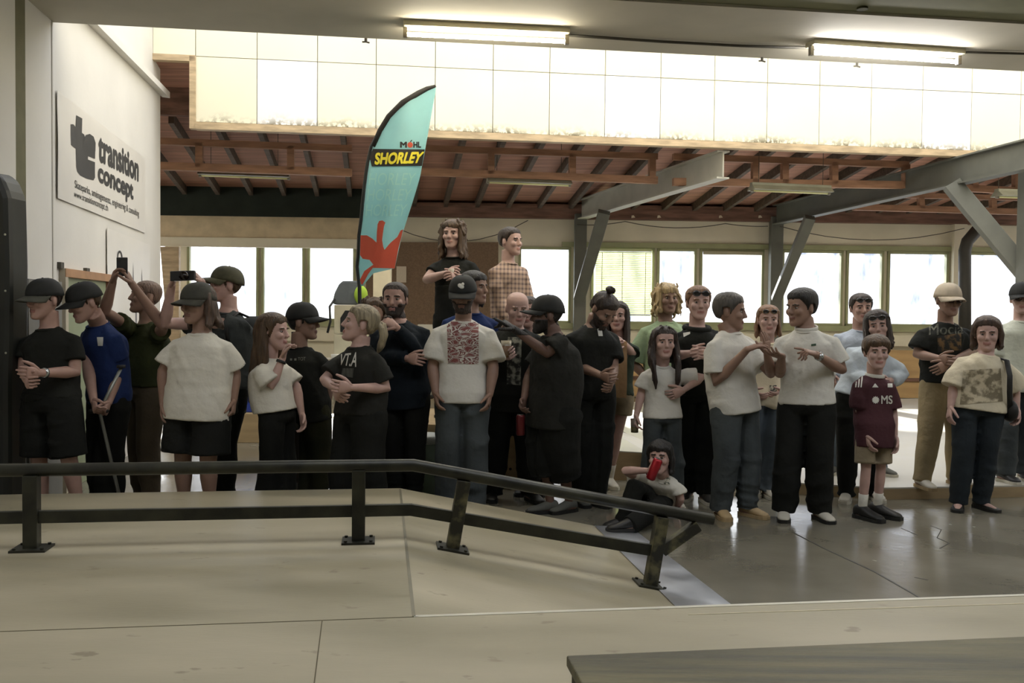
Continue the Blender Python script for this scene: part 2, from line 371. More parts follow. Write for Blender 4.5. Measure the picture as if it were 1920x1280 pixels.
# brown wall plate
struct(MB().box(FAR0 + U2*4 + ZZ*(fz(402, 1300)) - V2*.12, (U2, V2, ZZ), (13, .1, .125)).obj('trim_11', m_brown), 'brown timber wall plate with peeling paper', 'trim')
for px in (1180, 1228, 1342, 1415):
    c = onfar(px, 411) - V2*.23; MB().prism([c, c + U2*.07 + ZZ*.01, c + U2*.04 + ZZ*.05, c + U2*.005 + ZZ*.045], V2*.008).obj('paper_scrap', M('old_paper', 'd8cdb8', .9, .1), bpy.data.objects['trim_11'])
# left bay: plywood lintel, and a dark sheet painting in the shaded roof void
struct(MB().box(FAR0 + U2*((fx(285)+fx(690))/2) + ZZ*((fz(405, 480)+fz(449, 480))/2) - V2*.3, (U2, V2, ZZ), ((fx(690)-fx(285))/2, .02, (fz(405, 480)-fz(449, 480))/2)).obj('trim_12', M('pale_plywood_lintel', 'd0bd9c', .7, .1, 5)), 'plywood lintel board over the left windows', 'trim')
struct(MB().box(FAR0 + U2*((fx(285)+fx(690))/2) + ZZ*((fz(449, 480)+fz(466, 480))/2) - V2*.33, (U2, V2, ZZ), ((fx(690)-fx(285))/2, .04, (fz(449, 480)-fz(466, 480))/2)).obj('trim_13', m_cream), 'cream rail below the plywood lintel', 'trim')
m_void = M('dark_void_fill', '1c241c', .9, .2, 5)
o = MB().box(FAR0 - V2*.8 + U2*((fx(280)+fx(688))/2*.95) + ZZ*((fz(325, 480)+fz(401, 480))/2*.97), (U2, V2, ZZ), ((fx(690)-fx(270))/2*.97, .02, .38)).obj('void_sheet', m_void)
tag(rebase(o, o.data.vertices[0].co), 'large dark sheet painted in for the shaded roof void of the left bay', 'board')
# wooden posts between left window and white wall, brown panel, white post behind flag
tag(MB().prism([onfar(318, 466)-V2*.5, onfar(352, 466)-V2*.5, onfar(352, 742)-V2*.5, onfar(340, 742)-V2*.5], V2*.1).obj('timber_post', m_lwood), 'pale timber post beside the narrow bright window', 'post')
o = MB().prism([onfar(688, 455)-V2*.15, onfar(934, 455)-V2*.15, onfar(934, 640)-V2*.15, onfar(688, 640)-V2*.15], V2*.04).obj('wall_panel', M('brown_chipboard', '79634f', .75, .15, 40))
tag(o, 'brown chipboard panel on the far wall behind the raised onlookers', 'panel')
a = W(699, 238, 11.2); b = W(732, 600, 11.2)
tag(MB().abox((a.x, 11.3, 0), (b.x-.02, 11.45, a.z)).obj('timber_column', M('pale_column', 'cfc4a8', .7, .08, 5)), 'pale timber column behind the feather flag', 'column')
a = onfar(745, 500)-V2*.17; b = onfar(763, 530)-V2*.17
tag(MB().prism([a, Vector((b.x, b.y, a.z)), b, Vector((a.x, a.y, b.z))], -V2*.004).obj('notice', M('notice_paper', 'd2c6b4', .9, .1, 60, stretch=(1, 1, 6))), 'small paper notice on the brown panel', 'notice')
# steel: columns, beams, braces
def ibeam(mb, a, b, h, wd, t=.02, mi=0):
    d = (b-a).normalized(); s = d.cross(ZZ).normalized(); u = s.cross(d); L2 = (b-a).length/2; c = (a+b)/2
    mb.box(c, (d, s, u), (L2, t/2, h/2), mi); mb.box(c + u*(h/2), (d, s, u), (L2, wd/2, t/2), mi); mb.box(c - u*(h/2), (d, s, u), (L2, wd/2, t/2), mi)
e1 = onsky(1362, 290) + V8*.1; e1.z = zsky - .09 - .175
BD = Vector((.241, -.970, 0)).normalized()
B1 = onfar(1088, 396) - V2*.3
B2 = onfar(1447, 406) - V2*.3; e2 = hitp(1985, 276, Vector((0, 10.4, 0)), Vector((0, 1, 0)))
for a, b, mt, lb in ((B1, e1, m_steel_l, 'pale grey steel roof beam rising from above the plaid shirt'), (B2, e2, m_steel, 'dark grey steel roof beam rising to the upper right corner')):
    mb = MB(); ibeam(mb, a, b, .33, .17); tag(rebase(mb.obj('steel_beam', mt), a), lb, 'beam')
for (px, lb, mt) in ((1085, 'pale grey steel column on the far wall right of the plaid shirt', m_steel), (1447, 'dark grey steel column on the far wall left of the white polo shirt', m_steel)):
    p = onfar(px, 500) - V2*.22; mb = MB(); mb.abox((p.x-.11, p.y-.09, 0), (p.x+.11, p.y+.09, 3.3)); o = mb.obj('steel_column', mt, bevel=.01); rebase(o, (p.x, p.y, 0)); tag(o, lb, 'column')
p = hitp(1921, 450, Vector((0, 11.4, 0)), Vector((0, 1, 0)))
o = MB().abox((p.x-.05, 11.3, 0), (p.x+.13, 11.5, 3.45)).obj('steel_column', m_steel, bevel=.01); rebase(o, (p.x, 11.4, 0)); tag(o, 'grey steel column cut by the right edge of the view', 'column')
def bar(a, b, wd, dp):
    mb = MB(); d = (b-a).normalized(); s = d.cross(Vector((0, 1, 0))).normalized(); n = s.cross(d); mb.box((a+b)/2, (d, s, n), ((b-a).length/2, wd/2, dp/2)); return mb
t = (B1-e1); pa = e1 + t*.80; pb = onfar(1087, 560) - V2*.35
tag(rebase(bar(W(1133, 397, 15.3), W(1086, 560, 16.4), .20, .12).obj('steel_brace', m_steel, bevel=.008), W(1086, 560, 16.4)), 'grey diagonal brace between the pale column and its beam', 'brace')
tag(rebase(bar(W(1519, 407, 15.4), W(1455, 562, 16.5), .17, .12).obj('steel_brace', m_steel, bevel=.008), W(1455, 562, 16.5)), 'grey diagonal brace beside the dark middle column', 'brace')
tag(rebase(bar(W(1784, 345, 12.0), W(1930, 520, 11.5), .22, .12).obj('steel_brace', m_steel, bevel=.008), W(1930, 520, 11.5)), 'thick grey diagonal brace at the upper right edge', 'brace')
# dark bent flue pipe
tag(rebase(MB().tube([W(1809, 640, 16.6), W(1809, 470, 16.6), W(1814, 452, 16.6), W(1835, 428, 16.5)], .105, 16).obj('flue_pipe', M('black_pipe', '3c3a36', .5, .1), smooth=True), W(1809, 640, 16.6)), 'dark bent pipe rising beside the far right window', 'pipe')
struct(MB().box(onfar(1792, 500) - V2*.08, (U2, V2, ZZ), (.12, .08, 1.3)).obj('trim_14', m_cream), 'cream pier beside the bent pipe', 'trim')
# hanging purlin frames (open timber ladders)
m_red = M('red_brown_frame', 'a17a60', .7, .2, 4, stretch=(.5, 4, 4))
def ladder(pts_up, pts_lo, webs, d, lb):
    mb = MB(); n = V8
    def seg(a, b, w_):
        d_ = (b-a).normalized(); s = d_.cross(n).normalized(); mb.box((a+b)/2, (d_, s, s.cross(d_)), ((b-a).length/2, w_/2, .045))
    P0 = Vector((0, d, 0))
    hu = [hitp(x, y, P0, V8) for x, y in pts_up]; hl = [hitp(x, y, P0, V8) for x, y in pts_lo]
    seg(hu[0], hu[1], .085); seg(hl[0], hl[1], .10)
    for x in webs:
        f = (x-pts_up[0][0])/(pts_up[1][0]-pts_up[0][0]); a = hu[0].lerp(hu[1], f); f2 = (x-pts_lo[0][0])/(pts_lo[1][0]-pts_lo[0][0]); b = hl[0].lerp(hl[1], f2); seg(a, b, .09)
    tag(rebase(mb.obj('roof_frame', m_red), hl[0]), lb, 'frame')
ladder([(296, 265), (660, 279)], [(296, 311), (660, 324)], [372, 543], 12.9, 'open timber roof frame above the dark void sheet on the left')
ladder([(780, 278), (1232, 294)], [(780, 322), (1232, 338)], [917, 1069, 1222], 12.9, 'open timber roof frame between the flag and the pale beam')
ladder([(1262, 294), (1702, 309)], [(1262, 341), (1702, 347)], [1412, 1467, 1560, 1698], 12.4, 'open timber roof frame between the two steel beams')
ladder([(1690, 366), (1940, 372)], [(1600, 388), (1940, 398)], [1725, 1795, 1860, 1935], 14.6, 'lower timber roof frame right of the dark beam')
ladder([(1800, 317), (1940, 324)], [(1800, 352), (1940, 360)], [1826, 1905], 13.0, 'upper timber roof frame at the right edge')
# strip lights
m_fix = M('enamelled_fixture', 'c9c2a6', .5, .05)
m_tube1 = emit('warm_tube', (1, .90, .70), 85.0); m_tube2 = emit('cool_tube', (1, .96, .92), 110.0); m_tube0 = M('unlit_tube', 'e3e2a8', .3, .02)
m_dfix = M('old_fixture', '8b8a78', .5, .1); m_sock = M('lamp_socket', '8d8678', .5, .1)
def strip(a, b, mt, label, mfx, tube_r=.016, hgt=.05, wires=None, reflect=False):
    a = Vector(a); b = Vector(b); d = (b-a).normalized(); s = d.cross(ZZ).normalized(); u = s.cross(d); c = (a+b)/2; L2 = (b-a).length/2
    root = empty('strip_light', c, label, 'lamp')
    child(MB().box(c + u*(hgt/2+.05), (d, s, u), (L2, .045 if reflect else .075, hgt/2)), 'housing', mfx, root, bevel=.006)
    if reflect:
        child(MB().prism([a - s*.13 + u*.0, a - s*.04 + u*.07, a + s*.04 + u*.07, a + s*.13 + u*.0], b-a), 'reflector', mfx, root)
    child(MB().cyl(a + d*.03, b - d*.03, tube_r, 12), 'tube', mt, root, smooth=True)
    child(MB().box(a + d*.015 + u*.015, (d, s, u), (.016, .02, .04)), 'socket', m_sock, root); child(MB().box(b - d*.015 + u*.015, (d, s, u), (.016, .02, .04)), 'socket', m_sock, root)
    return root
def onsof(px, py, dz): return hitz(px, py, ZB-dz)
strip(onsof(756, 64, .09), onsof(1066, 78, .09), m_tube1, 'lit warm fluorescent strip light on the soffit, left one', m_fix)
strip(onsof(1518, 98, .09), onsof(1800, 116, .09), m_tube2, 'lit cool white fluorescent strip light on the soffit, right one', m_fix)
for (x0, y0, x1, y1, d, lb) in ((373, 328, 543, 334, 12.9, 'unlit yellowish strip light hanging before the dark void sheet'), (913, 341, 1070, 347, 12.9, 'unlit strip light hanging above the plaid shirt'),
                                (1408, 356, 1556, 362, 12.4, 'unlit strip light hanging beside the dark roof beam'), (1868, 368, 1990, 372, 12.5, 'unlit strip light cut by the right edge')):
    strip(W(x0, y0, d), W(x1, y1, d+.16), m_tube0, lb, m_dfix, .02, .05, reflect=True)
# conduit on soffit, hooks
m_cab = M('dark_cable', '4a463c', .6, .1)
tag(rebase(MB().tube([onsof(1066, 66, .02), onsof(1240, 78, .02), onsof(1390, 86, .02), onsof(1517, 90, .02)], .012, 8).obj('conduit', m_cab, smooth=True), onsof(1066, 66, .02)), 'grey cable conduit between the two lit strip lights', 'conduit')
tag(rebase(MB().tube([onsof(1800, 100, .02), onsof(1815, 98, .02), onsof(1930, 101, .02)], .01, 8).obj('conduit', m_cab, smooth=True), onsof(1800, 100, .02)), 'cable conduit from the right lit strip light to the right edge', 'conduit')
for (px, py, nm) in ((686, 72, 'left of the warm strip light'), (1429, 108, 'left of the cool strip light'), (1607, 118, 'under the cool strip light')):
    c = onsof(px, py, 0); mb = MB(); mb.cyl(c, c - ZZ*.03, .012, 8); mb.tube([c - ZZ*.03 - U8*.03, c - ZZ*.028, c - ZZ*.035 + U8*.03], .007, 6)
    tag(rebase(mb.obj('ceiling_hook', m_cab), c), 'small dark hook on the soffit edge ' + nm, 'hook')
c = hitz(1617, 14, ZB+.02); tag(rebase(MB().cyl(c, c - ZZ*.015, .04, 16).obj('ceiling_rose', M('old_rose', '45452f', .95, .1, spec=.1)), c), 'round fitting on the olive ceiling', 'fitting')
# cable along far wall
pts = [(760, 432), (860, 452), (940, 446), (990, 414), (1082, 420)]
def sag(px0, px1, y0, y1, sgy, n=8): return [(px0+(px1-px0)*i/n, y0+(y1-y0)*i/n + sgy*4*(i/n)*(1-i/n)) for i in range(n+1)]
for seq, lb in ((sag(745, 990, 428, 413, 32), 'thin dark cable sagging behind the flag and the stage'), (sag(1082, 1172, 421, 415, 3) + sag(1172, 1360, 415, 419, 10) + sag(1360, 1440, 419, 424, 2), 'thin dark cable sagging between the two grey columns'),
                (sag(1462, 1808, 424, 428, 24), 'thin dark cable sagging from the dark column to the pipe')):
    P = [W(x, y, 16.7) for x, y in seq]; tag(rebase(MB().tube(P, .008, 6).obj('cable', m_cab), P[0]), lb, 'cable')
# window blinds
root = empty('window_blind', onfar(1166, 466) - V2*.1, 'lowered pale green slatted blind in the window right of the pale steel column', 'blind')
m_blind = M('pale_green_slat', 'd6dcae', .6, .04); mb = MB(); uc = (fx(1112)+fx(1222))/2; hw = (fx(1222)-fx(1112))/2 - .03
n = 34; z0b, z1b = fz(590, 1166), fz(474, 1166)
rot = Matrix.Rotation(R(-38), 3, U2)
for i in range(n):
    mb.box(FAR0 + U2*uc - V2*.09 + ZZ*(z0b + (z1b-z0b)*i/(n-1)), (U2, rot @ V2, rot @ ZZ), (hw, .019, .001))
child(mb, 'slats', m_blind, root); child(MB().box(FAR0 + U2*uc - V2*.09 + ZZ*(z1b+.04), (U2, V2, ZZ), (hw, .02, .02)), 'head_rail', m_blind, root)
mb = MB()
for px in (1127, 1165, 1208): mb.box(FAR0 + U2*fx(px) - V2*.115 + ZZ*((z0b+z1b)/2), (U2, V2, ZZ), (.006, .002, (z1b-z0b)/2))
child(mb, 'ladder_tape', m_blind, root)
# blind rolled up in wide window
tag(MB().box(FAR0 + U2*((fx(1316)+fx(1426))/2) - V2*.08 + ZZ*fz(475, 1370), (U2, V2, ZZ), ((fx(1426)-fx(1316))/2, .03, .03)).obj('rolled_blind', M('raised_blind', 'b3ad92', .7, .1)), 'raised blind bundled at the top of the wide window', 'blind')

# ------------------------------------------------------------------ left wall: doors, banners
def wbox(x0, y0, x1, y1, h, inset=0):
    a = onwall(x0, y0); ve = onwall(x1, y0); zb = onwall(x0, y1).z
    v0 = (a-CW).dot(V8); v1 = (ve-CW).dot(V8); c = CW + V8*((v0+v1)/2) + U8*(h/2+inset) ; c.z = (a.z+zb)/2
    return c, (V8, U8, ZZ), (abs(v1-v0)/2, h/2, abs(a.z-zb)/2)
def wall_local(px, py):
    p = onwall(px, py); return (p-CW).dot(V8), p.z
m_dr = M('dull_green_door', '8f987a', .6, .06, 3)
v0, zt1 = wall_local(116, 517); v1, zz1 = wall_local(194, 530); zt1 = (zt1+zz1)/2
def wob(va, vb, za, zb, h, ins, mt, nm, parent=None):
    o = MB().box(CW + V8*((va+vb)/2) + U8*(ins+h/2) + ZZ*((za+zb)/2), (V8, U8, ZZ), (abs(vb-va)/2, h/2, (zb-za)/2)).obj(nm, mt, parent, bevel=.003); return o
d1 = wob(v0, v1, 0.0, zt1, .02, .002, m_dr, 'door_1'); struct(d1, 'dull green door in the white wall behind the cap wearers', 'door')
fr = M('door_frame_wood', 'a8805c', .6, .15, 5)
wob(v0-.07, v0, 0, zt1+.07, .05, .002, M('door_jamb', 'b9b09c', .6, .1), 'jamb', d1); wob(v1, v1+.07, 0, zt1+.07, .05, .002, M('red_door_jamb', '9a6450', .6, .1), 'jamb', d1); wob(v0-.07, v1+.07, zt1, zt1+.07, .05, .005, fr, 'lintel', d1)
w0, zt2 = wall_local(42, 522); w1, _ = wall_local(106, 520)
struct(wob(w0, w1, 0.0, zt2, .04, .002, M('grey_metal_door', '77756e', .5, .06), 'door_2'), 'grey metal door leaf next to the padded post', 'door')
for px, py, lb in ((110, 497, 'dark bracket on the white wall over the left door corner'), (159, 508, 'dark bracket on the white wall over the middle of the door')):
    c, ax_, h = wbox(px-3, py-6, px+3, py+6, .03); tag(rebase(MB().box(c, ax_, h).obj('wall_bracket', m_cab), c), lb, 'bracket')
va_, _ = wall_local(98, 300); struct(wob(va_-.012, va_+.012, 0, ZB, .004, .001, M('wall_seam', 'b9b5ab', .8, .05), 'trim_15'), 'upright seam in the left wall', 'trim')
# banner: canvas in wall coordinates given by its four photographed corners
def banner(name, corners, label, d=.012):
    L = [wall_local(*c) for c in corners]          # tl, tr, br, bl
    v0 = (L[0][0]+L[3][0])/2; v1 = (L[1][0]+L[2][0])/2
    tl, tr, br, bl = L[0][1], L[1][1], L[2][1], L[3][1]
    def P(s, t, off=0.0):          # s 0..1 across, t 0..1 up
        z = (bl + (br-bl)*s)*(1-t) + (tl + (tr-tl)*s)*t
        rip = .010*math.sin(s*9+t*4)*math.sin(t*3.1) + .008*math.sin(s*23+1-t*7)*(1-t)*.5
        return CW + V8*(v0+(v1-v0)*s) + U8*(d*.4 + rip*.6 + off + .010) + ZZ*z
    mb = MB(); n, m = 24, 12
    vs = [P(i/n, j/m) for j in range(m+1) for i in range(n+1)]
    mb.add(vs, [(j*(n+1)+i, j*(n+1)+i+1, (j+1)*(n+1)+i+1, (j+1)*(n+1)+i) for j in range(m) for i in range(n)])
    vs2 = [v - U8*.003 for v in vs]; mb.add(vs2, [((j+1)*(n+1)+i, (j+1)*(n+1)+i+1, j*(n+1)+i+1, j*(n+1)+i) for j in range(m) for i in range(n)])
    return mb, P
def mapped(vf, P, off, maxlen=.05, thick=None):
    vs, fs = subdiv2d(vf, maxlen); return MB().add([P(x, y, off) for x, y in vs], fs)
m_ban = M('white_banner_vinyl', 'dedad2', .45, .02, 3); m_ink = M('charcoal_print', '3f3e3d', .6, .08)
mb, P1 = banner('banner', [(104, 169), (270, 297), (270, 437), (104, 371)], '')
ban = mb.obj('banner', m_ban, smooth=True); tag(ban, 'white transition concept banner pinned high on the left wall', 'banner')
def inv(px, py):                                    # wall pixel -> banner (s,t)
    v, z = wall_local(px, py); a, zt_l = wall_local(104, 169); b, zt_r = wall_local(270, 297); _, zb_l = wall_local(104, 371); _, zb_r = wall_local(270, 437)
    s = (v-a)/(b-a); lo = zb_l+(zb_r-zb_l)*s; hi = zt_l+(zt_r-zt_l)*s; return s, (z-lo)/(hi-lo)
lp = MB()
def arcpts(cx, cy, rx, ry, a0, a1, n=10): return [(cx+rx*math.cos(R(a0+(a1-a0)*i/n)), cy+ry*math.sin(R(a0+(a1-a0)*i/n))) for i in range(n+1)]
# the "te" mark, drawn in image pixels then laid on the banner
tshape = [(140, 216), (151, 222), (151, 249), (155, 252), (157, 259), (157, 278), (176, 281), (176, 298), (163, 293), (163, 299), (176, 304), (176, 333), (173, 338), (160, 335), (147, 329), (141, 322), (139, 313), (139, 279), (130, 272), (130, 233), (135, 233), (139, 238)]
ts_ = [inv(x, y) for x, y in tshape]
vf = poly2d(ts_); m1 = mapped(vf, P1, .002)
eshape = [inv(x, y) for x, y in [(154, 262), (158, 253), (165, 251), (172, 256), (176, 268), (176, 284), (163, 283), (157, 281), (153, 280)]]
m2 = mapped(poly2d(eshape), P1, .003); m1.add(m2.v, m2.f)
m1.obj('logo', m_ink, ban)
def wtext(s, quad, bold, nm, off=.0025, sh=0):        # quad: tl,tr,br,bl in pixels
    vs, fs = fit2d(text2d(s, bold, sh), 0, 0, 1, 1)
    q = [inv(*c) for c in quad]
    def mp(x, y):
        t = (q[3][0]*(1-x)+q[2][0]*x)*(1-y) + (q[0][0]*(1-x)+q[1][0]*x)*y; u = (q[3][1]*(1-x)+q[2][1]*x)*(1-y) + (q[0][1]*(1-x)+q[1][1]*x)*y; return t, u
    mapped(([mp(x, y) for x, y in vs], fs), P1, off).obj(nm, m_ink, ban)
wtext('transition', [(181, 247), (258, 297), (258, 342), (181, 303)], .045, 'lettering')
wtext('concept', [(181, 308), (247, 346), (247, 386), (181, 352)], .045, 'lettering')
wtext('Skateparks, aménagements, engineering & consulting', [(136, 337), (257, 394), (257, 410), (136, 356)], .004, 'lettering')
wtext('www.transitionconcept.ch', [(135, 357), (200, 383), (200, 400), (135, 372)], .004, 'lettering')
# second banner: faded tall figures
mb, P2 = banner('banner', [(198, 427), (279, 459), (279, 700), (198, 700)], '')
b2 = mb.obj('banner', m_ban, smooth=True); tag(b2, 'white sponsor banner with faded dark streaks below the big banner', 'banner')
m_fade = M('faded_print', '77757a', .7, .3, 12)
fm = MB()
for (x, w_, lo, hi) in ((.55, .02, .45, .82), (.62, .016, .3, .7), (.78, .03, .35, .80), (.84, .02, .4, .72), (.9, .02, .3, .66), (.7, .012, .4, .66)):
    v = mapped(poly2d([(x-w_, lo), (x+w_, lo), (x+w_*.8, lo+(hi-lo)*.6), (x, hi), (x-w_*.7, lo+(hi-lo)*.6)]), P2, .002); fm.add(v.v, v.f)
fm.obj('print', m_fade, b2)
fm = MB()
v = mapped((lambda o, i: ([*o, *i], [(k, k+1, len(o)+k+1, len(o)+k) for k in range(len(o)-1)]))(arcpts(.26, .83, .055, .045, -20, 300, 14), arcpts(.26, .83, .03, .028, -20, 300, 14)), P2, .003, .1); fm.add(v.v, v.f)
for j, yy in enumerate((.76, .40, .36, .32, .28)):
    v = mapped(poly2d([(.22, yy), (.31, yy-.005), (.31, yy+.012), (.22, yy+.018)]), P2, .003); fm.add(v.v, v.f)
fm.obj('emblem', m_ink, b2)
# padded post at the left edge
pp = W(6, 700, 6.55)
root = empty('padded_post', (pp.x, pp.y, 0), 'olive post wrapped in a black crash pad at the left edge', 'post')
child(MB().abox((pp.x-.3, pp.y-.02, 0), (W(13, 200, 6.55).x, pp.y+.25, ZB+.3)), 'post', M('olive_post', '77745a', .8, .1), root)
xr = W(38, 600, 6.45).x; zt_p = W(20, 322, 6.45).z; zb_p = .02
prof = [(xr-.05, zb_p), (xr-.015, zb_p+.1), (xr-.012, 1.0), (xr, 1.35), (xr+.004, 1.8), (xr-.005, 2.25), (xr-.02, zt_p-.14), (xr-.06, zt_p-.045), (xr-.14, zt_p), (xr-.45, zt_p+.01), (xr-.45, zb_p)]
child(MB().prism([Vector((x, 6.32, z_)) for x, z_ in prof], (0, .26, 0)), 'crash_pad', M('black_vinyl', '23241f', .45, .2, 3), root, bevel=.04)
mb = MB()
for z_ in (2.0, 1.62, 1.2): child(MB().ell((xr-.03, 6.318, z_), (.008, .006, .008), n=8, m=6), 'rivet', M('rivet_metal', 'b8b8a8', .3, .05, metal=.8), root)
# ================================================================== DECK, BANK, RAIL, BOXES
DZ = .30
kf = hitz(750, 915, DZ); kn = hitz(785, 1155, DZ)
def deck_mat():
    m = M('worn_ramp_board', '857e66', .42, .0, 1.3, .04, 40, col2='aba28a', stretch=(.5, 1.6, 1), detail=9, lo=.3, hi=.7, rvar=.1)
    nt = m.node_tree; N = nt.nodes; L = nt.links; b = N['Principled BSDF']; src = b.inputs['Base Color'].links[0].from_socket
    tc = N.new('ShaderNodeTexCoord'); mp = N.new('ShaderNodeMapping'); mp.inputs['Scale'].default_value = (3, 5.5, 4); L.new(tc.outputs['Object'], mp.inputs[0])
    nz = N.new('ShaderNodeTexNoise'); nz.inputs['Scale'].default_value = 2.1; nz.inputs['Detail'].default_value = 5; L.new(mp.outputs[0], nz.inputs[0])
    rp = N.new('ShaderNodeValToRGB'); rp.color_ramp.elements[0].position = .665; rp.color_ramp.elements[1].position = .72; rp.color_ramp.elements[1].color = (.6, .6, .6, 1); L.new(nz.outputs[0], rp.inputs[0])
    mx = N.new('ShaderNodeMixRGB'); L.new(rp.outputs[0], mx.inputs[0]); L.new(src, mx.inputs[1]); mx.inputs[2].default_value = (.16, .13, .08, 1); L.new(mx.outputs[0], b.inputs['Base Color'])
    return m
m_deck = deck_mat()
left = -4.2
def lin_pt(p, d, x): return p + d*((x-p.x)/d.x)
fl = kf - U8*((kf-CW).dot(U8)-.006)
kn2 = kf - V8*((kf-kn).length)
poly = [kf, fl, fl - V8*8, kn2 + U8*9 - V8*4.5, kn2 + U8*9, kn2]
deck = MB().prism([Vector((p.x, p.y, 0.0)) for p in poly], (0, 0, DZ)).obj('skate_deck', m_deck)
tag(deck, 'tan raised skate deck filling the foreground in front of the crowd', 'platform')
def strip_on(pts, w_, z_, nm, mt, par):
    mb = MB()
    for a, b in zip(pts[:-1], pts[1:]):
        a = Vector((a.x, a.y, z_)); b = Vector((b.x, b.y, z_)); d = (b-a).normalized(); s = d.cross(ZZ); mb.box((a+b)/2, (d, s, ZZ), ((b-a).length/2, w_/2, .0015))
    return mb.obj(nm, mt, par)
m_seam = M('seam_gap', '5d553f', .8, .1); m_edge = M('pale_edge_strip', 'c9c6b8', .35, .05, metal=.3)
strip_on([hitz(-60, 1186, DZ), hitz(600, 1163, DZ), hitz(785, 1156, DZ)], .004, DZ, 'seam', m_seam, deck)
strip_on([hitz(604, 1163, DZ), hitz(588, 1290, DZ)], .004, DZ, 'seam', m_seam, deck)
strip_on([kf - V8*.02, kn2], .014, DZ, 'fold_strip', M('fold_joint', '75705e', .5, .1), deck)
strip_on([kn2, kn2 + U8*9], .025, DZ, 'edge_strip', m_edge, deck)
strip_on([hitz(1290, 1152, DZ), hitz(1930, 1131, DZ)], .006, DZ, 'seam', M('pale_seam', 'cdc4a6', .6, .1), deck)
# bank down to the floor
BL = 1.42
def bk(u, v): # point on bank: u along fall, v back from near corner
    p = kn2 + V8*v + U8*u; p.z = DZ*(1-u/BL); return p
vl = (kf-kn2).length
mb = MB(); q = [bk(0, 0), bk(BL, 0), bk(BL, vl), bk(0, vl)]
qb = [Vector((p.x, p.y, 0)) for p in q]
mb.add([q[0], q[1], q[2], q[3], qb[0], qb[3]], [(0, 1, 2, 3), (0, 4, 1), (3, 2, 5), (0, 3, 5, 4), (4, 5, 2, 1)])
bank = mb.obj('skate_bank', m_deck); tag(rebase(bank, qb[0]), 'tan wooden bank sloping from the deck down to the concrete floor', 'ramp')
mb = MB(); a, b = bk(BL-.06, .02), bk(BL-.06, vl-.02); c, d = a + U8*.34, b + U8*.26
a.z += .004; b.z += .004; c.z = d.z = .003
mb.prism([a, c, d, b], (0, 0, .002))
pl = mb.obj('steel_plate', M('bare_steel', 'd2d5da', .34, .1, 3, metal=.9, rvar=.08)); tag(rebase(pl, a), 'shiny steel transition plate at the foot of the bank', 'plate')
# flat-down rail
m_rail = M('dark_worn_steel', '1d1e18', .42, .3, 7, .05, metal=.2, col2='37372b')
m_paint = M('chipped_post_paint', '26251b', .55, .3, 14, col2='645f42', metal=.1, lo=.45, hi=.65)
pbase = [hitz(60, 1030, DZ), hitz(672, 1015, DZ)]
u_r = (pbase[1]-pbase[0]).normalized(); u_r = U8
railv = (pbase[1]-kn2).dot(V8)
def onrail(px, py):      # vertical plane of the rail
    return hitp(px, py, kn2 + V8*railv, V8)
kink_t = onrail(775, 874); start_t = kink_t - U8*2.45; end_t = onrail(1336, 974)
kink_t.z = start_t.z = onrail(672, 873).z
root = empty('grind_rail', pbase[1], 'long dark steel grind rail with a kink across the deck and bank', 'rail')
child(MB().tube([start_t, kink_t - U8*.02, kink_t, kink_t + (end_t-kink_t).normalized()*.02, end_t], .033, 16), 'top_rail', m_rail, root, smooth=True)
def flat(mb, a, b, h, t):
    d = (b-a).normalized(); n = V8; s = d.cross(n).normalized(); mb.box((a+b)/2, (d, n, s), ((b-a).length/2, t/2, h/2))
klow = onrail(770, 956); klow.z = onrail(672, 957).z; elow = onrail(1240, 1034)
mb = MB(); flat(mb, klow - U8*2.45, klow + U8*.01, .062, .03); flat(mb, klow, elow, .062, .03)
child(mb, 'lower_rail', m_rail, root, bevel=.004)
nb = Vector((DZ/BL*U8.x, DZ/BL*U8.y, 1)).normalized(); db = (U8 - ZZ*(DZ/BL)).normalized()
for (bx, by, tx, ty, on_bank) in ((60, 1030, 60, 890, 0), (672, 1015, 672, 880, 0), (848, 1024, 870, 900, 1), (1219, 1092, 1241, 968, 1)):
    t_ = onrail(tx, ty)
    b_ = onrail(bx, by)
    if not on_bank: b_.z = DZ; t_.x, t_.y = b_.x, b_.y; n_, d_ = ZZ, U8
    else:
        u = (b_-kn2).dot(U8); b_ = bk(u, railv); n_, d_ = nb, db
        if tx > 1000: b_.z = max(b_.z, .0)
    mb = MB(); dd = (t_-b_).normalized(); s = dd.cross(V8).normalized(); mb.box((b_+t_)/2, (dd, s, V8), ((t_-b_).length/2, .034, .034))
    po = child(mb, 'post', m_paint if tx > 800 else m_rail, root, bevel=.004)
    pb = MB().box(b_ + n_*.005, (d_, V8, n_), (.085, .075, .006)); po2 = child(pb, 'base_plate', m_rail, root)
    for i in (-1, 1):
        for j in (-1, 1): child(MB().cyl(b_ + d_*(.065*i) + V8*(.055*j) + n_*.01, b_ + d_*(.065*i) + V8*(.055*j) + n_*.02, .009, 8), 'bolt', m_rail, root)
mb = MB(); a = onrail(1240, 1032); b = onrail(1308, 984); dd = (b-a).normalized(); s = dd.cross(V8).normalized(); mb.box((a+b)/2, (dd, s, V8), ((b-a).length/2, .03, .03)); child(mb, 'brace', m_paint, root, bevel=.004)
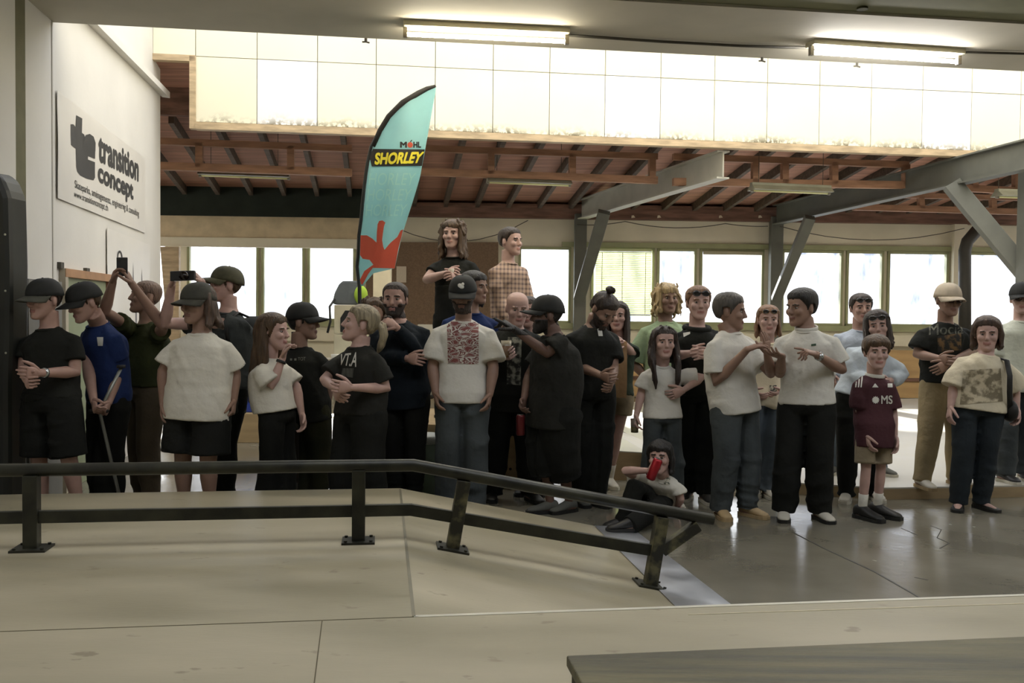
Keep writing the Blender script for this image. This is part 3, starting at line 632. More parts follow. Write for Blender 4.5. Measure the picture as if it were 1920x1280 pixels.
# grind box lower right
BZ = .60
b0 = hitz(1062, 1228, BZ); b1 = lin_pt(b0, U8, 4.0); dp = .34
root = empty('grind_box', (b0.x, b0.y, DZ), 'dark worn wooden grind box at the lower right corner', 'box')
m_top = M('weathered_planks', '47442e', .5, .0, 2.2, .25, 18, col2='716a48', stretch=(.6, 9, 9), detail=7)
child(MB().prism([b0, b1, b1 - V8*dp, b0 - V8*dp], (0, 0, -.03)), 'top_board', m_top, root, bevel=.004)
q = [b0 - ZZ*.03 + V8*-.015 + U8*.012, b1 - ZZ*.03 - V8*.015, b1 - ZZ*.03 - V8*(dp-.02), b0 - ZZ*.03 - V8*(dp-.02) + U8*.012]
child(MB().prism([Vector((p.x, p.y, DZ)) for p in q], (0, 0, BZ-DZ-.03)), 'body', M('dark_box_side', '3a3527', .7, .25, 5), root)
# low platform at the right and the kicker beside it
PZ = .10
pts = [hitz(1332, 889, PZ), hitz(1500, 905, PZ), hitz(1655, 914, PZ), hitz(1960, 905, PZ)]
pts[3] = pts[2] + U8*6
bk_ = [pts[3] + V8*8.0, pts[0] + V8*6.6]
pl = [Vector((p.x, p.y, 0)) for p in pts + bk_]
m_pale = M('pale_floor_board', 'bdb9ad', .38, .05, 2, .03, 30, rvar=.1)
pf = MB().prism([p + ZZ*.02 for p in pl], (0, 0, PZ-.02))
pl_o = MB(); n_ = len(pl)
root = tag(MB().prism(pl, (0, 0, PZ-.012)).obj('low_platform', m_ply), 'low pale platform under the people at the right', 'platform')
MB().prism([p + ZZ*(PZ-.012) for p in pl], (0, 0, .012)).obj('top_sheet', m_pale, root)
a = hitz(1128, 905, 0); KH = .28
c = Vector((a.x, 8.4, 0)); d = Vector((hitz(1345, 892, 0).x, 8.55, 0))
L_ = (d-c).length; du = (d-c).normalized(); dv = Vector((-du.y, du.x, 0))
mb = MB(); A0 = c - du*.15; n1 = A0 + ZZ*KH; mb.prism([A0, d, d + ZZ*.02, c + du*.45 + ZZ*KH*.85, n1], dv*2.4)
kk = mb.obj('kicker_ramp', m_ply); tag(rebase(kk, A0), 'plywood kicker ramp with a pale top behind the beige shorts', 'ramp')
mb = MB(); mb.prism([n1 + ZZ*.001, c + du*.45 + ZZ*(KH*.85+.001), d + ZZ*.021, d + ZZ*.03, c + du*.45 + ZZ*(KH*.85+.01), n1 + ZZ*.01], dv*2.4)
mb.obj('top_sheet', m_pale, None); o = bpy.data.objects['top_sheet.001']; o.parent = kk; o.matrix_parent_inverse = Matrix.Translation(-kk.location)
# plywood stage the two raised onlookers stand on
SZ = .55
sa = W(722, 700, 7.95); sb = W(1010, 700, 7.95)
stage = MB().abox((sa.x, 7.95, 0), (sb.x, 10.2, SZ)).obj('plywood_stage', m_ply, bevel=.006); tag(rebase(stage, (sa.x, 7.95, 0)), 'plywood stage under the plaid shirt and the fitted black tee', 'stage')
for px, py in ((957, 879), (733, 870)):
    p = W(px, py, 7.95); o = MB().cyl(p + Vector((0, .01, 0)), p - Vector((0, .002, 0)), .012, 10).obj('bolt_hole', M('hole_dark', '2b2118', .9, .1)); o.parent = stage; o.matrix_parent_inverse = Matrix.Translation(-stage.location)
# ================================================================== PEOPLE: builder
def np_verts(me):
    a = np.empty(len(me.vertices)*3, np.float32); me.vertices.foreach_get('co', a); return a.reshape(-1, 3)
def remesh(mb, vox, smooth=2, fac=.5):
    me = mb.mesh('tmp'); bm = bmesh.new(); bm.from_mesh(me); bmesh.ops.recalc_face_normals(bm, faces=bm.faces); bm.to_mesh(me); bm.free()
    o = bpy.data.objects.new('tmp', me); COL.objects.link(o)
    r = o.modifiers.new('r', 'REMESH'); r.mode = 'VOXEL'; r.voxel_size = vox; r.adaptivity = 0; r.use_smooth_shade = True
    if smooth: s = o.modifiers.new('s', 'SMOOTH'); s.factor = fac; s.iterations = smooth
    dg = bpy.context.evaluated_depsgraph_get(); out = bpy.data.meshes.new_from_object(o.evaluated_get(dg))
    bpy.data.objects.remove(o, do_unlink=True); bpy.data.meshes.remove(me); return out
def normals(me):
    a = np.empty(len(me.vertices)*3, np.float32); me.vertices.foreach_get('normal', a); return a.reshape(-1, 3)
def displace(me, fn):
    v = np_verts(me); n = normals(me); v2 = v + n*fn(v)[:, None]; me.vertices.foreach_set('co', v2.astype(np.float32).ravel()); me.update()
def folds(seed, amp, kx, ky, kz, n=7):
    rs = np.random.RandomState(seed); K = rs.normal(size=(n, 3))*np.array([kx, ky, kz]); ph = rs.uniform(0, 6.28, n); am = amp*rs.uniform(.4, 1, n)/math.sqrt(n)*1.6
    K2 = rs.normal(size=(3, 3))*6; p2 = rs.uniform(0, 6.28, 3)
    def f(v):
        msk = .55 + .45*np.sin(v @ K2[0] + p2[0])
        s = np.zeros(len(v))
        for i in range(n):
            q = v @ K[i] + ph[i] + .8*np.sin(v @ K2[1] + p2[1]); s += am[i]*(1 - np.abs(np.sin(q*.5))*2)
        return s*msk
    return f
def mkobj(name, me, mats, parent, smooth=True):
    if not isinstance(mats, (list, tuple)): mats = [mats]
    for m in mats: me.materials.append(m)
    if smooth: me.polygons.foreach_set('use_smooth', [True]*len(me.polygons))
    o = bpy.data.objects.new(name, me); COL.objects.link(o); o.parent = parent; return o
def mjoin(me, mb, mats_offset=0):
    """append an MB's geometry to a mesh (returns new mesh)"""
    bm = bmesh.new(); bm.from_mesh(me); m2 = mb.mesh('t2'); b2 = bmesh.new(); b2.from_mesh(m2); bmesh.ops.recalc_face_normals(b2, faces=b2.faces)
    for f, mi in zip(b2.faces, mb.m): f.material_index = mi
    b2.to_mesh(m2); b2.free(); m2.update(); 
    n0 = len(bm.faces); bm.from_mesh(m2); bm.to_mesh(me); bm.free(); bpy.data.meshes.remove(m2); me.update(); return me
def lerp(a, b, t): return a + (b-a)*t
def interp(tab, x):
    if x <= tab[0][0]: return tab[0][1:]
    for p, q in zip(tab[:-1], tab[1:]):
        if x <= q[0]:
            t = (x-p[0])/(q[0]-p[0]); t = t*t*(3-2*t) if len(tab) < 4 else t
            return [a+(b-a)*t for a, b in zip(p[1:], q[1:])]
    return tab[-1][1:]
HEADTAB = [(-.118, .014, -.076, -.048), (-.112, .030, -.090, -.035), (-.096, .044, -.094, -.005), (-.075, .055, -.090, .028), (-.05, .063, -.089, .055), (-.02, .0695, -.088, .080),
           (.0, .073, -.088, .091), (.02, .0755, -.090, .098), (.045, .077, -.091, .100), (.07, .0735, -.083, .095), (.09, .062, -.064, .081), (.105, .042, -.038, .056), (.113, .017, -.010, .028)]
def head_ring(z, grow=0.0, n=24, ex=2.3):
    w, f, b = interp(HEADTAB, z); w += grow; f -= grow; b += grow; c = (f+b)/2; h = (b-f)/2; r = []
    for i in range(n):
        a = 2*math.pi*i/n; ca, sa_ = math.cos(a), math.sin(a)
        r.append(Vector((w*math.copysign(abs(ca)**(2/ex), ca), c + h*math.copysign(abs(sa_)**(2/ex), sa_), z)))
    return r
SK = {'light': ('a8877a', '8f6259'), 'fair': ('b5958a', '9a6a60'), 'tan': ('8d7060', '744f44'), 'dark': ('654d42', '503a33')}
def skin(k): return M('skin_'+k, SK[k][0], .5, .06, 18, spec=.35), M('lips_'+k, SK[k][1], .5, .05, 30)
m_eyew = M('eye_white', '8f877e', .35, .02); m_iris = M('iris_dark', '1f1712', .2, .05)
def hairmat(k):
    c = {'black': '17130f', 'dark': '2c2018', 'brown': '46331f', 'ginger': '7a5a40', 'blond': 'a58f68', 'greyblond': '857a62', 'grey': '47423c', 'shaved': '6b5546', 'chestnut': '453428'}[k]
    return M('hair_'+k, c, .55, .35, 60, .5, 90, stretch=(1, 1, .12))
def cloth(name, col, var=.08, bump=.12, **k): return M(name, col, .85, var, 3.0, .55, 13, spec=.2, **k)
CLR = {}
class Person: pass
PEOPLE = []
def build_person(S):
    """S: spec dict, positions as photographed (pixel x, pixel y, depth) turned into metres"""
    P = Person(); d = S['d']; z0 = S.get('z0', 0.0); hs = S.get('hs', 1.08)
    px = S['px']; hp = W(S['head'][0], S['head'][1], d + S.get('hdy', 0))
    base = W(px, 900, d); base.z = z0
    root_loc = base.copy()
    def L(p, q=0): 
        v = W(p[0], p[1], d + (p[2] if len(p) > 2 else 0)); return v - root_loc
    H = hp - root_loc
    yw = R(S.get('yaw', 0)); hy = R(S.get('hyaw', S.get('yaw', 0))); hpit = R(S.get('hpitch', 0)); hrol = R(S.get('hroll', 0))
    RH = Matrix.Rotation(hy, 3, 'Z') @ Matrix.Rotation(hpit, 3, 'X') @ Matrix.Rotation(hrol, 3, 'Y')
    lat = Vector((math.cos(yw), math.sin(yw), 0)); fwd = Vector((math.sin(yw), -math.cos(yw), 0))
    seated = S.get('seated')
    hgt = S.get('stature', H.z + .115*hs)
    k = hgt/1.75; wb_ = S.get('w', 1.0); kw = k*wb_
    # torso frame
    hipz = S.get('hipz', hgt*.515)
    Pl = Vector((0, S.get('pdy', 0), hipz))
    nb_ = H + RH @ Vector((0, .03, -.115*hs)) - Vector((0, 0, .062*hs)) if not S.get('neck') else L(S['neck'])
    nb_ = Vector(nb_)
    spine = nb_ - Pl; sl = spine.length; up = spine.normalized()
    fdir = (fwd - up*fwd.dot(up)).normalized(); ldir = up.cross(fdir)*-1 
    if ldir.dot(lat) < 0: ldir = -ldir
    def sp(t): # point on spine, gentle S-curve
        return Pl + spine*t + fdir*(-.012*math.sin(t*math.pi))
    TT = [(-.16, .135, .098, 0), (-.06, .168, .118, -.005), (.05, .168, .116, 0), (.22, .150, .106, .008), (.40, .148, .106, .008), (.60, .160, .114, .004), (.74, .164, .112, 0), (.82, .150, .098, -.006), (.90, .108, .084, -.008), (.97, .076, .068, -.006), (1.04, .055, .060, 0)]
    fat = S.get('belly', 0)
    def tring(t, gx, gy, n=28, ex=2.25):
        rx, ry, off = interp(TT, t); bel = fat*max(0, 1-abs(t-.3)/.35)
        rx = rx*kw + gx + bel*.4; ry = ry*kw + gy + bel*.5; c = sp(t) + fdir*(-off + bel*.5); r = []
        for i in range(n):
            a = 2*math.pi*i/n; ca, sa_ = math.cos(a), math.sin(a)
            r.append(c + ldir*(rx*math.copysign(abs(ca)**(2/ex), ca)) + fdir*(-ry*math.copysign(abs(sa_)**(2/ex), sa_)))
        return r
    # --- joints
    shw = (S.get('sw', .185)-.010)*k
    SHa = nb_ - up*(.105*k) - ldir*shw; SHb = nb_ - up*(.105*k) + ldir*shw
    LU, LF = .285*k, .25*k
    arms = {}
    for side, SHp, sg in (('a', SHa, -1), ('b', SHb, 1)):
        sh = S.get('sh'+side); SHq = L(sh) if sh else SHp
        hand = S.get(side)
        if hand is None: hd = SHq - up*(LU+LF+.02)*.97 + ldir*(sg*.06) + fdir*.05; wrist = hd
        else: wrist = L(hand)
        el = S.get('e'+side)
        if el is not None: E = L(el)
        else:
            v = wrist - SHq; D = min(v.length, (LU+LF)*.995); v.normalize(); wrist = SHq + v*D
            a_ = (LU*LU - LF*LF + D*D)/(2*D); h_ = math.sqrt(max(0, LU*LU-a_*a_))
            pole = Vector(S.get('p'+side, tuple(ldir*sg*.7 - fdir*.5 - up*.6))); pole = (pole - v*pole.dot(v)).normalized(); E = SHq + v*a_ + pole*h_
        arms[side] = (SHq, E, wrist, sg)
    ank = .085*k
    hipw = .088*kw
    legs = {}
    ft = S.get('feet', [(px-12, 0), (px+12, 0)]); fy = S.get('fyaw', [S.get('yaw', 0)-12, S.get('yaw', 0)+12]); kn = S.get('knees')
    sides = (('l', -1), ('r', 1))
    for i, (sd_, sg) in enumerate(sides):
        f = ft[i]
        if len(f) == 3: A_ = L(f)
        else: A_ = W(f[0], 900, d+f[1]) - root_loc; A_.z = ank
        # choose hip so that legs do not cross
        side = sg if (ldir.x*sg > 0) == (i == 1) else -sg
        hip = Pl + ldir*(hipw*side) - up*.02
        if kn: K_ = L(kn[i])
        else: K_ = hip.lerp(A_, .50) + fdir*(.03*k) ; K_.z = lerp(hip.z, A_.z, .51)
        toe = R(fy[i]); fd = Vector((math.sin(toe), -math.cos(toe), 0))
        legs[sd_] = (hip, K_, A_, fd)
    # --- body mesh
    mb = MB()
    mb.rings([tring(t, 0, 0) for t in (-.16, -.1, -.03, .05, .15, .28, .4, .52, .64, .76, .84, .9, .95, 1.0, 1.04)])
    hb = H + RH @ Vector((0, .022, -.07))*hs
    mb.tube([nb_ - up*.05, nb_ + (hb-nb_)*.4, hb], [.062*k*min(wb_, 1.15), .056*hs*S.get('nk', 1), .056*hs*S.get('nk', 1)], 18)
    mb.rings([[H + RH @ (p*hs) for p in head_ring(z, 0)] for z, *_ in HEADTAB])
    def he(c, r, rot=None): 
        mb.ell(H + RH @ (Vector(c)*hs), [x*hs for x in r], RH @ rot if rot else RH, 14, 9)
    ns = [(.02, .007, -.090, .008), (.0, .009, -.096, .011), (-.018, .012, -.103, .014), (-.030, .0165, -.105, .015), (-.037, .013, -.098, .010)]
    mb.rings([[H + RH @ (Vector((w*math.cos(2*math.pi*i/12), y + dp*math.sin(2*math.pi*i/12), z))*hs) for i in range(12)] for z, w, y, dp in ns])
    he((0, -.090, -.0585), (.024, .009, .0055)); he((0, -.090, -.069), (.021, .009, .0065)); he((0, -.086, -.098), (.020, .012, .013))
    for sx in (-1, 1):
        he((sx*.030, -.085, .024), (.024, .011, .007)); he((sx*.040, -.066, -.022), (.026, .026, .026))
        he((sx*.0775, .012, -.008), (.008, .019, .031), Matrix.Rotation(sx*R(18), 3, 'Z'))
    for side, (s_, e_, w_, sg) in arms.items():
        fk = S.get('arm', 1.0)*k
        mb.tube([nb_ + up*.005 + ldir*(sg*.01), nb_.lerp(s_, .55) - up*.018, s_, s_.lerp(e_, .35), s_.lerp(e_, .8), e_, e_.lerp(w_, .25), e_.lerp(w_, .7), w_], [.042*fk, .038*fk, .051*fk, .050*fk, .044*fk, .041*fk, .044*fk, .033*fk, .027*fk], 16, roundcap=True)
    for sd_, (h_, k_, a_, fd) in legs.items():
        mb.tube([h_ + up*.03, h_.lerp(k_, .2), h_.lerp(k_, .75), k_, k_.lerp(a_, .3), k_.lerp(a_, .75), a_, a_ - ZZ*.03], [.088*kw, .086*kw, .062*kw, .054*kw, .056*kw, .038*k, .036*k, .04*k], 16, roundcap=True)
        mb.tube([a_ - ZZ*.045*k - fd*.03, a_ - ZZ*.05*k + fd*.08*k, a_ - ZZ*.058*k + fd*.15*k], [.036*k, .034*k, .022*k], 12, roundcap=True, squash=(1.1, .8))
    me = remesh(mb, .0075*max(k, .8), 2, .5)
    # sockets
    v = np_verts(me); RHn = np.array(RH); Hn = np.array(H); q = (v - Hn) @ RHn / hs
    n_ = normals(me)
    for sx in (-1, 1):
        dd = ((q[:, 0]-sx*.031)/.017)**2 + ((q[:, 2]-.004)/.010)**2; msk = (q[:, 1] < -.055)
        push = np.where(msk, .0085*np.exp(-dd), 0)*hs; v = v + (RHn @ np.array([0, 1, 0]))[None]*push[:, None]
    me.vertices.foreach_set('co', v.astype(np.float32).ravel()); me.update()
    # lips, brows by region
    ms, ml = skin(S.get('skin', 'light')); mh = hairmat(S.get('hair', 'dark'))
    me.materials.append(ms); me.materials.append(ml); me.materials.append(m_eyew); me.materials.append(m_iris); me.materials.append(mh)
    fc = np.empty(len(me.polygons)*3, np.float32); me.polygons.foreach_get('center', fc); fc = (fc.reshape(-1, 3) - Hn) @ RHn / hs
    mi = np.zeros(len(me.polygons), np.int32)
    mi[(np.abs(fc[:, 0]) < .025) & (np.abs(fc[:, 2]+.063) < .0095) & (fc[:, 1] < -.086)] = 1
    bz = .0255 - 2.2*(np.abs(np.abs(fc[:, 0])-.030))**1.6
    mi[(np.abs(fc[:, 0]) > .012) & (np.abs(fc[:, 0]) < .05) & (np.abs(fc[:, 2]-bz) < .0042) & (fc[:, 1] < -.06)] = 4
    me.polygons.foreach_set('material_index', mi)
    # eyes + hands
    ex = MB()
    for sx in (-1, 1):
        c = H + RH @ (Vector((sx*.031, -.0745, .004))*hs); r = .0118*hs
        ex.ell(c, (r, r, r*.62), RH, 12, 8, 2); ex.ell(c + RH @ Vector((0, -.0062*hs, -.0005)), (r*.58, r*.56, r*.54), RH, 10, 6, 3)
    hand_info = {}
    for side, (s_, e_, w_, sg) in arms.items():
        hdv = S.get('h'+side, {})
        fd = (w_-e_).normalized()
        if 'dir' in hdv: fd = Vector(hdv['dir']).normalized()
        ctr = sp(.45) - w_ - fd*.08
        pn = Vector(hdv['pn']) if 'pn' in hdv else ctr
        pn = (pn - fd*pn.dot(fd)).normalized()
        th = fd.cross(pn)
        tref = Vector(hdv['th']) if 'th' in hdv else fdir + ZZ*.6
        if th.dot(tref) < 0: th = -th
        hk = hs/1.08*S.get('hand', 1.0); cu = hdv.get('curl', .45); spd = hdv.get('spread', 1.0)
        wr = w_ - fd*.012
        prof = [(0, .026, .020), (.02, .030, .019), (.045, .039, .017), (.07, .043, .016), (.088, .041, .013), (.096, .034, .009)]
        rs = []
        for x, a_, b_ in prof:
            c = wr + fd*(x*hk); rs.append([c + th*(a_*hk*math.cos(2*math.pi*i/14)) + pn*(b_*hk*math.sin(2*math.pi*i/14)) for i in range(14)])
        ex.rings(rs, 0)
        for j, (off, ln, ss) in enumerate(((.032, .072, .10), (.011, .080, .03), (-.011, .075, -.04), (-.031, .060, -.12))):
            p = wr + fd*(.082*hk) + th*(off*hk); dirv = (fd + th*(ss*spd)).normalized(); pts = [p - dirv*.02, p]; c_ = cu*(1+.12*(j-1.5)); 
            if hdv.get('point') and j == 0: c_ = .08
            for seg, cf in ((.45, .85), (.30, 1.1), (.25, .8)):
                axis = dirv.cross(pn).normalized(); dirv = (Matrix.Rotation(c_*cf, 3, axis) @ dirv).normalized(); p = p + dirv*(ln*hk*seg); pts.append(p)
            ex.tube(pts, [.0095*hk, .0095*hk, .0088*hk, .008*hk, .0062*hk], 8, 0, roundcap=True)
        tb = wr + fd*(.022*hk) + th*(.024*hk); td = (fd*.75 + th*.75*hdv.get('tout', 1) + pn*.35).normalized(); t1 = tb + td*(.042*hk); t2 = t1 + (td*.7 + fd*.55 + pn*hdv.get('tcurl', .3)).normalized()*(.032*hk); t3 = t2 + (td*.4 + fd*.6 + pn*(.2+hdv.get('tcurl', .3))).normalized()*(.026*hk)
        ex.tube([tb - td*.012, tb, t1, t2, t3], [.013*hk, .0145*hk, .0115*hk, .0098*hk, .0075*hk], 8, 0, roundcap=True)
        hand_info[side] = dict(w=root_loc+w_, palm=root_loc + wr + fd*(.075*hk) + pn*.018, fd=fd, pn=pn, th=th, hk=hk, grip=root_loc + wr + fd*(.08*hk) + pn*(.04*hk))
    mjoin(me, ex)
    me.polygons.foreach_set('use_smooth', [True]*len(me.polygons))
    me.name = 'person'
    root = bpy.data.objects.new('person', me); COL.objects.link(root); root.location = root_loc
    tag(root, S['label'], 'person', 'spectators behind the rail')
    P.root = root; P.hands = hand_info; P.H = root_loc + H; P.RH = RH; P.hs = hs; P.fdir = fdir; P.ldir = ldir; P.sp = lambda t: root_loc + sp(t); P.loc = root_loc; P.arms = arms; P.up = up
    HL = lambda x, y, z: H + RH @ (Vector((x, y, z))*hs)
    seed = S.get('seed', len(PEOPLE)*13+5)
    # --- upper garment
    def upper(name, mat, hem, sleeve, gx=.022, gy=.024, drop=0.0, slr=1.0, collar=True, mats2=None, top=.985, boxy=1.0):
        hz = L((px, hem)).z if hem else None
        th_ = (hz - Pl.z)/spine.z if hz is not None else -.1
        mb = MB(); ts = [th_, th_+.03] + [t for t in (-.1, 0, .1, .2, .3, .42, .55, .66, .74, .80, .85, .89, .93, .96) if t > th_+.05] + [top]
        rs = []
        base_x = interp(TT, .74)[0]*kw; P.hem_t = th_
        for t in ts:
            rx, ry, _ = interp(TT, t)
            lo = max(0, min(1, (.72-t)/.2))
            ex_ = max(0, base_x*.93*boxy - rx*kw)*lo; ey = max(0, .112*kw*boxy - ry*kw)*lo
            sh_ = 1.0 if t < .80 else max(.45, 1-(t-.80)/.2)
            rs.append(tring(max(t, -.16), .004 + gx*sh_ + ex_ + drop*lo, gy*sh_ + ey + drop*lo, 32, 2.4))
            if t < -.16:
                dz = spine*(t+.16); rs[-1] = [p+dz for p in rs[-1]]
        mb.rings(rs)
        if S.get('bust'):
            for s in (-1, 1): mb.ell(sp(.66) + ldir*(s*.07*k) + fdir*(.085*kw), (.062*k, .062*k, .065*k), Matrix.Rotation(yw, 3, 'Z'), 14, 9)
        for side, (s_, e_, w_, sg) in arms.items():
            fk = S.get('arm', 1.0)*k
            i0 = nb_ - up*(.030*k) + ldir*(sg*.012*k); i1 = nb_.lerp(s_, .55) - up*(.018*k)
            if sleeve <= 1:
                q_ = s_.lerp(e_, sleeve)
                mb.tube([i0, i1, s_, s_.lerp(e_, sleeve*.5), q_], [.064*fk, .057*fk, .061*fk*slr**.3, .071*fk*slr, (.079)*fk*slr], 18)
            else:
                q_ = e_.lerp(w_, sleeve-1)
                mb.tube([i0, i1, s_, s_.lerp(e_, .5), s_.lerp(e_, .9), e_, e_.lerp(w_, (sleeve-1)*.5), q_, q_ + (w_-e_).normalized()*.01], [.064*fk, .057*fk, .061*fk*slr**.3, .064*fk*slr, .058*fk*slr, .058*fk*slr, .056*fk*slr, .044*fk*slr, .042*fk*slr], 18, roundcap=False)
        m = remesh(mb, .010, 2, .5)
        f1 = folds(seed, S.get('fold', .020), 13, 13, 8); displace(m, lambda v: np.maximum(f1(v), -.002)+.002); f3 = folds(seed+1, .0055, 34, 34, 24); displace(m, lambda v: np.maximum(f3(v), -.0025)+.0015)
        o = mkobj(name, m, mat, root)
        if collar:
            cb = MB(); n = 28; cc = nb_ + up*(-.012) ; ring = []
            pts = [cc + ldir*((.068*kw+.012)*math.cos(2*math.pi*i/n)) + fdir*(-(.070*kw+.008)*math.sin(2*math.pi*i/n) + .012) + up*(.010*math.sin(2*math.pi*i/n) + .002) for i in range(n)]
            cb.tube(pts + pts[:2], .0075, 8); mkobj('collar', cb.mesh('collar'), mat, o)
        return o
    def lower(name, mat, hemf, r0=.03, rk=.022, ra=.03, waist=.10, skirt=False, crumple=True):
        """hemf: fraction of leg, 1 = knee, 2 = ankle"""
        mb = MB()
        mb.rings([tring(t, .012+r0*.35, .012+r0*.35, 30) for t in (-.16, -.13, -.09, (min(waist, P.hem_t+.09)-.09)/2, min(waist, P.hem_t+.09))])
        for sd_, (h_, k_, a_, fd) in legs.items():
            if hemf <= 1:
                q_ = h_.lerp(k_, hemf); mb.tube([h_ + up*.03, h_.lerp(k_, .15), h_.lerp(k_, .55*hemf), q_], [.09*kw+r0*.6, .09*kw+r0*.8, .085*kw+r0*.9, .074*kw+r0*1.2], 20)
            else:
                q_ = k_.lerp(a_, hemf-1)
                if hemf > 1.9: q_ = q_ - ZZ*.03
                mb.tube([h_ + up*.03, h_.lerp(k_, .18), h_.lerp(k_, .6), k_, k_.lerp(q_, .45), k_.lerp(q_, .85), q_], [.09*kw+r0*.6, .088*kw+r0*.8, .07*kw+r0*.9, .056*kw+rk, .054*kw+(rk+ra)/2, .042*k+ra, .042*k+ra*1.05], 20)
        m = remesh(mb, .011, 2, .5)
        f5 = folds(seed+3, .012, 9, 9, 20); displace(m, lambda v: np.maximum(f5(v), -.003)+.002)
        hl_, hr_ = legs['l'][0], legs['r'][0]; al_, ar_ = legs['l'][2], legs['r'][2]; ln = np.array(ldir)
        if not seated:
            vv = np_verts(m); nn = normals(m); tz = np.clip((hl_.z - vv[:, 2])/max(.1, hl_.z-al_.z), 0, 1)
            mid = (np.array(hl_+hr_)/2)[None]*(1-tz[:, None]) + (np.array(al_+ar_)/2)[None]*tz[:, None]; u_ = (vv-mid) @ ln
            dp = .045*np.exp(-(u_/.026)**2)*np.clip((Pl.z - .03 - vv[:, 2])/.10, 0, 1)*np.clip(1-np.abs(nn @ ln), 0, 1)*np.clip(1-np.abs(nn[:, 2]), 0, 1)
            m.vertices.foreach_set('co', (vv - nn*dp[:, None]).astype(np.float32).ravel()); m.update()
        if crumple and hemf > 1.5:
            f2 = folds(seed+4, .010, 6, 6, 55, 5); zz = legs['l'][2].z
            displace(m, lambda v: f2(v)*np.clip(1-(v[:, 2]-zz)/.25, 0, 1))
        return mkobj(name, m, mat, root)
    def shoes(mat, msole, name='shoe', flat=1.0):
        for sd_, (h_, k_, a_, fd) in legs.items():
            up_ = ZZ; s = Vector((-fd.y, fd.x, 0)); fk = k**.5*S.get('foot', 1.0); z0_ = a_.z - ank
            def pr(x, w_, h0, h1, n=16):
                c = Vector((a_.x, a_.y, z0_)) + fd*(x*fk); r = []
                for i in range(n):
                    an = 2*math.pi*i/n; r.append(c + s*(w_*fk*math.cos(an)) + ZZ*((h0+h1)/2*fk + (h1-h0)/2*fk*math.sin(an)))
                return r
            mb = MB(); mb.rings([pr(-.072, .020, .02, .060*flat), pr(-.06, .034, .014, .095*flat), pr(-.03, .040, .012, .110*flat), (pr(.01, .042, .012, .110*flat)), pr(.05, .043, .012, .088*flat), pr(.09, .046, .012, .072*flat), pr(.13, .048, .012, .06*flat), pr(.165, .042, .012, .05*flat), pr(.187, .024, .016, .038*flat)])
            m = remesh(mb, .0085, 1); sh_ = mkobj(name, m, mat, root)
            sb = MB(); out = [(-.078, .018), (-.066, .034), (-.03, .043), (.03, .044), (.09, .050), (.135, .052), (.172, .044), (.193, .024)]
            ol = [Vector((a_.x, a_.y, z0_)) + fd*(x*fk) + s*(w_*fk) for x, w_ in out] + [Vector((a_.x, a_.y, z0_)) + fd*(x*fk) - s*(w_*fk) for x, w_ in reversed(out)]
            sb.prism([p + ZZ*.001 for p in ol], ZZ*(.024*fk)); so_ = mkobj('sole', sb.mesh('sole'), msole, sh_, smooth=False)
    # --- hair helpers
    def hair_shell(thick=.016, front=.062, side=.0, back=-.07, noise=.004, mat=None, name='hair', part=None, top_extra=0.0):
        bm_me = root.data; v = np_verts(bm_me); n = normals(bm_me); q = (v-Hn) @ RHn / hs; nn = n @ RHn
        tab = [(-.12, front+.004), (-.085, front), (-.065, front-.006), (-.045, front-.03), (-.028, side+.012), (-.018, side-.012), (.0, side-.006), (.012, side+.012), (.035, back*.35), (.06, back*.8), (.11, back)]
        xs = np.array([t[0] for t in tab]); zs = np.array([t[1] for t in tab]); hl = np.interp(q[:, 1], xs, zs) + folds(seed+2, .006, 90, 90, 10)(q)
        sel = (q[:, 2] > hl) & (np.abs(q[:, 0]) < .0825) & (np.abs(q[:, 2]) < .16) & (q[:, 2] > -.13) & ~((np.abs(q[:, 0]) > .074) & (np.abs(q[:, 1]-.012) < .022) & (q[:, 2] < .024))
        nf = len(bm_me.polygons); pf = [p for p in bm_me.polygons if all(sel[i] for i in p.vertices) and p.material_index in (0, 4)]
        if not pf: return None
        ids = sorted({i for p in pf for i in p.vertices}); mp = {i: j for j, i in enumerate(ids)}; ids = np.array(ids)
        t_ = np.clip((q[ids, 2]-hl[ids])/.035, .12, 1); f = folds(seed+9, noise, 60, 60, 22)(q[ids]*1.0)
        th_ = thick*t_ + f*t_ + top_extra*np.clip((q[ids, 2]-.05)/.06, 0, 1)
        nv = v[ids] + n[ids]*(np.maximum(th_, .0015)*hs)[:, None]
        # inner copy makes it a closed layer
        iv = v[ids] - n[ids]*.002
        m = bpy.data.meshes.new(name); F = [tuple(mp[i] for i in p.vertices) for p in pf]; off = len(ids)
        from collections import Counter
        ec = Counter(); 
        for f_ in F:
            for a_, b_ in zip(f_, f_[1:]+f_[:1]): ec[(min(a_, b_), max(a_, b_))] += 1
        side_f = []
        for f_ in F:
            for a_, b_ in zip(f_, f_[1:]+f_[:1]):
                if ec[(min(a_, b_), max(a_, b_))] == 1: side_f.append((b_, a_, a_+off, b_+off))
        m.from_pydata(np.vstack([nv, iv]).tolist(), [], F + [tuple(off+i for i in reversed(f_)) for f_ in F] + side_f); m.update()
        return mkobj(name, m, mat or mh, root)
    def locks(spec, r=.024, mat=None, name='hair', vox=.009, nz=.006, shell=None):
        """spec: list of paths in head space (list of (x,y,z)), thick locks merged"""
        mb = MB()
        for path, rr in spec:
            n = len(path); mb.tube([HL(*p) for p in path], [rr*hs*(.75 if i == 0 else (1.0 if i < n-1 else .45)) for i in range(n)], 10, roundcap=True)
        m = remesh(mb, vox, 1); displace(m, folds(seed+11, nz, 70, 70, 18))
        return mkobj(name, m, mat or mh, root)
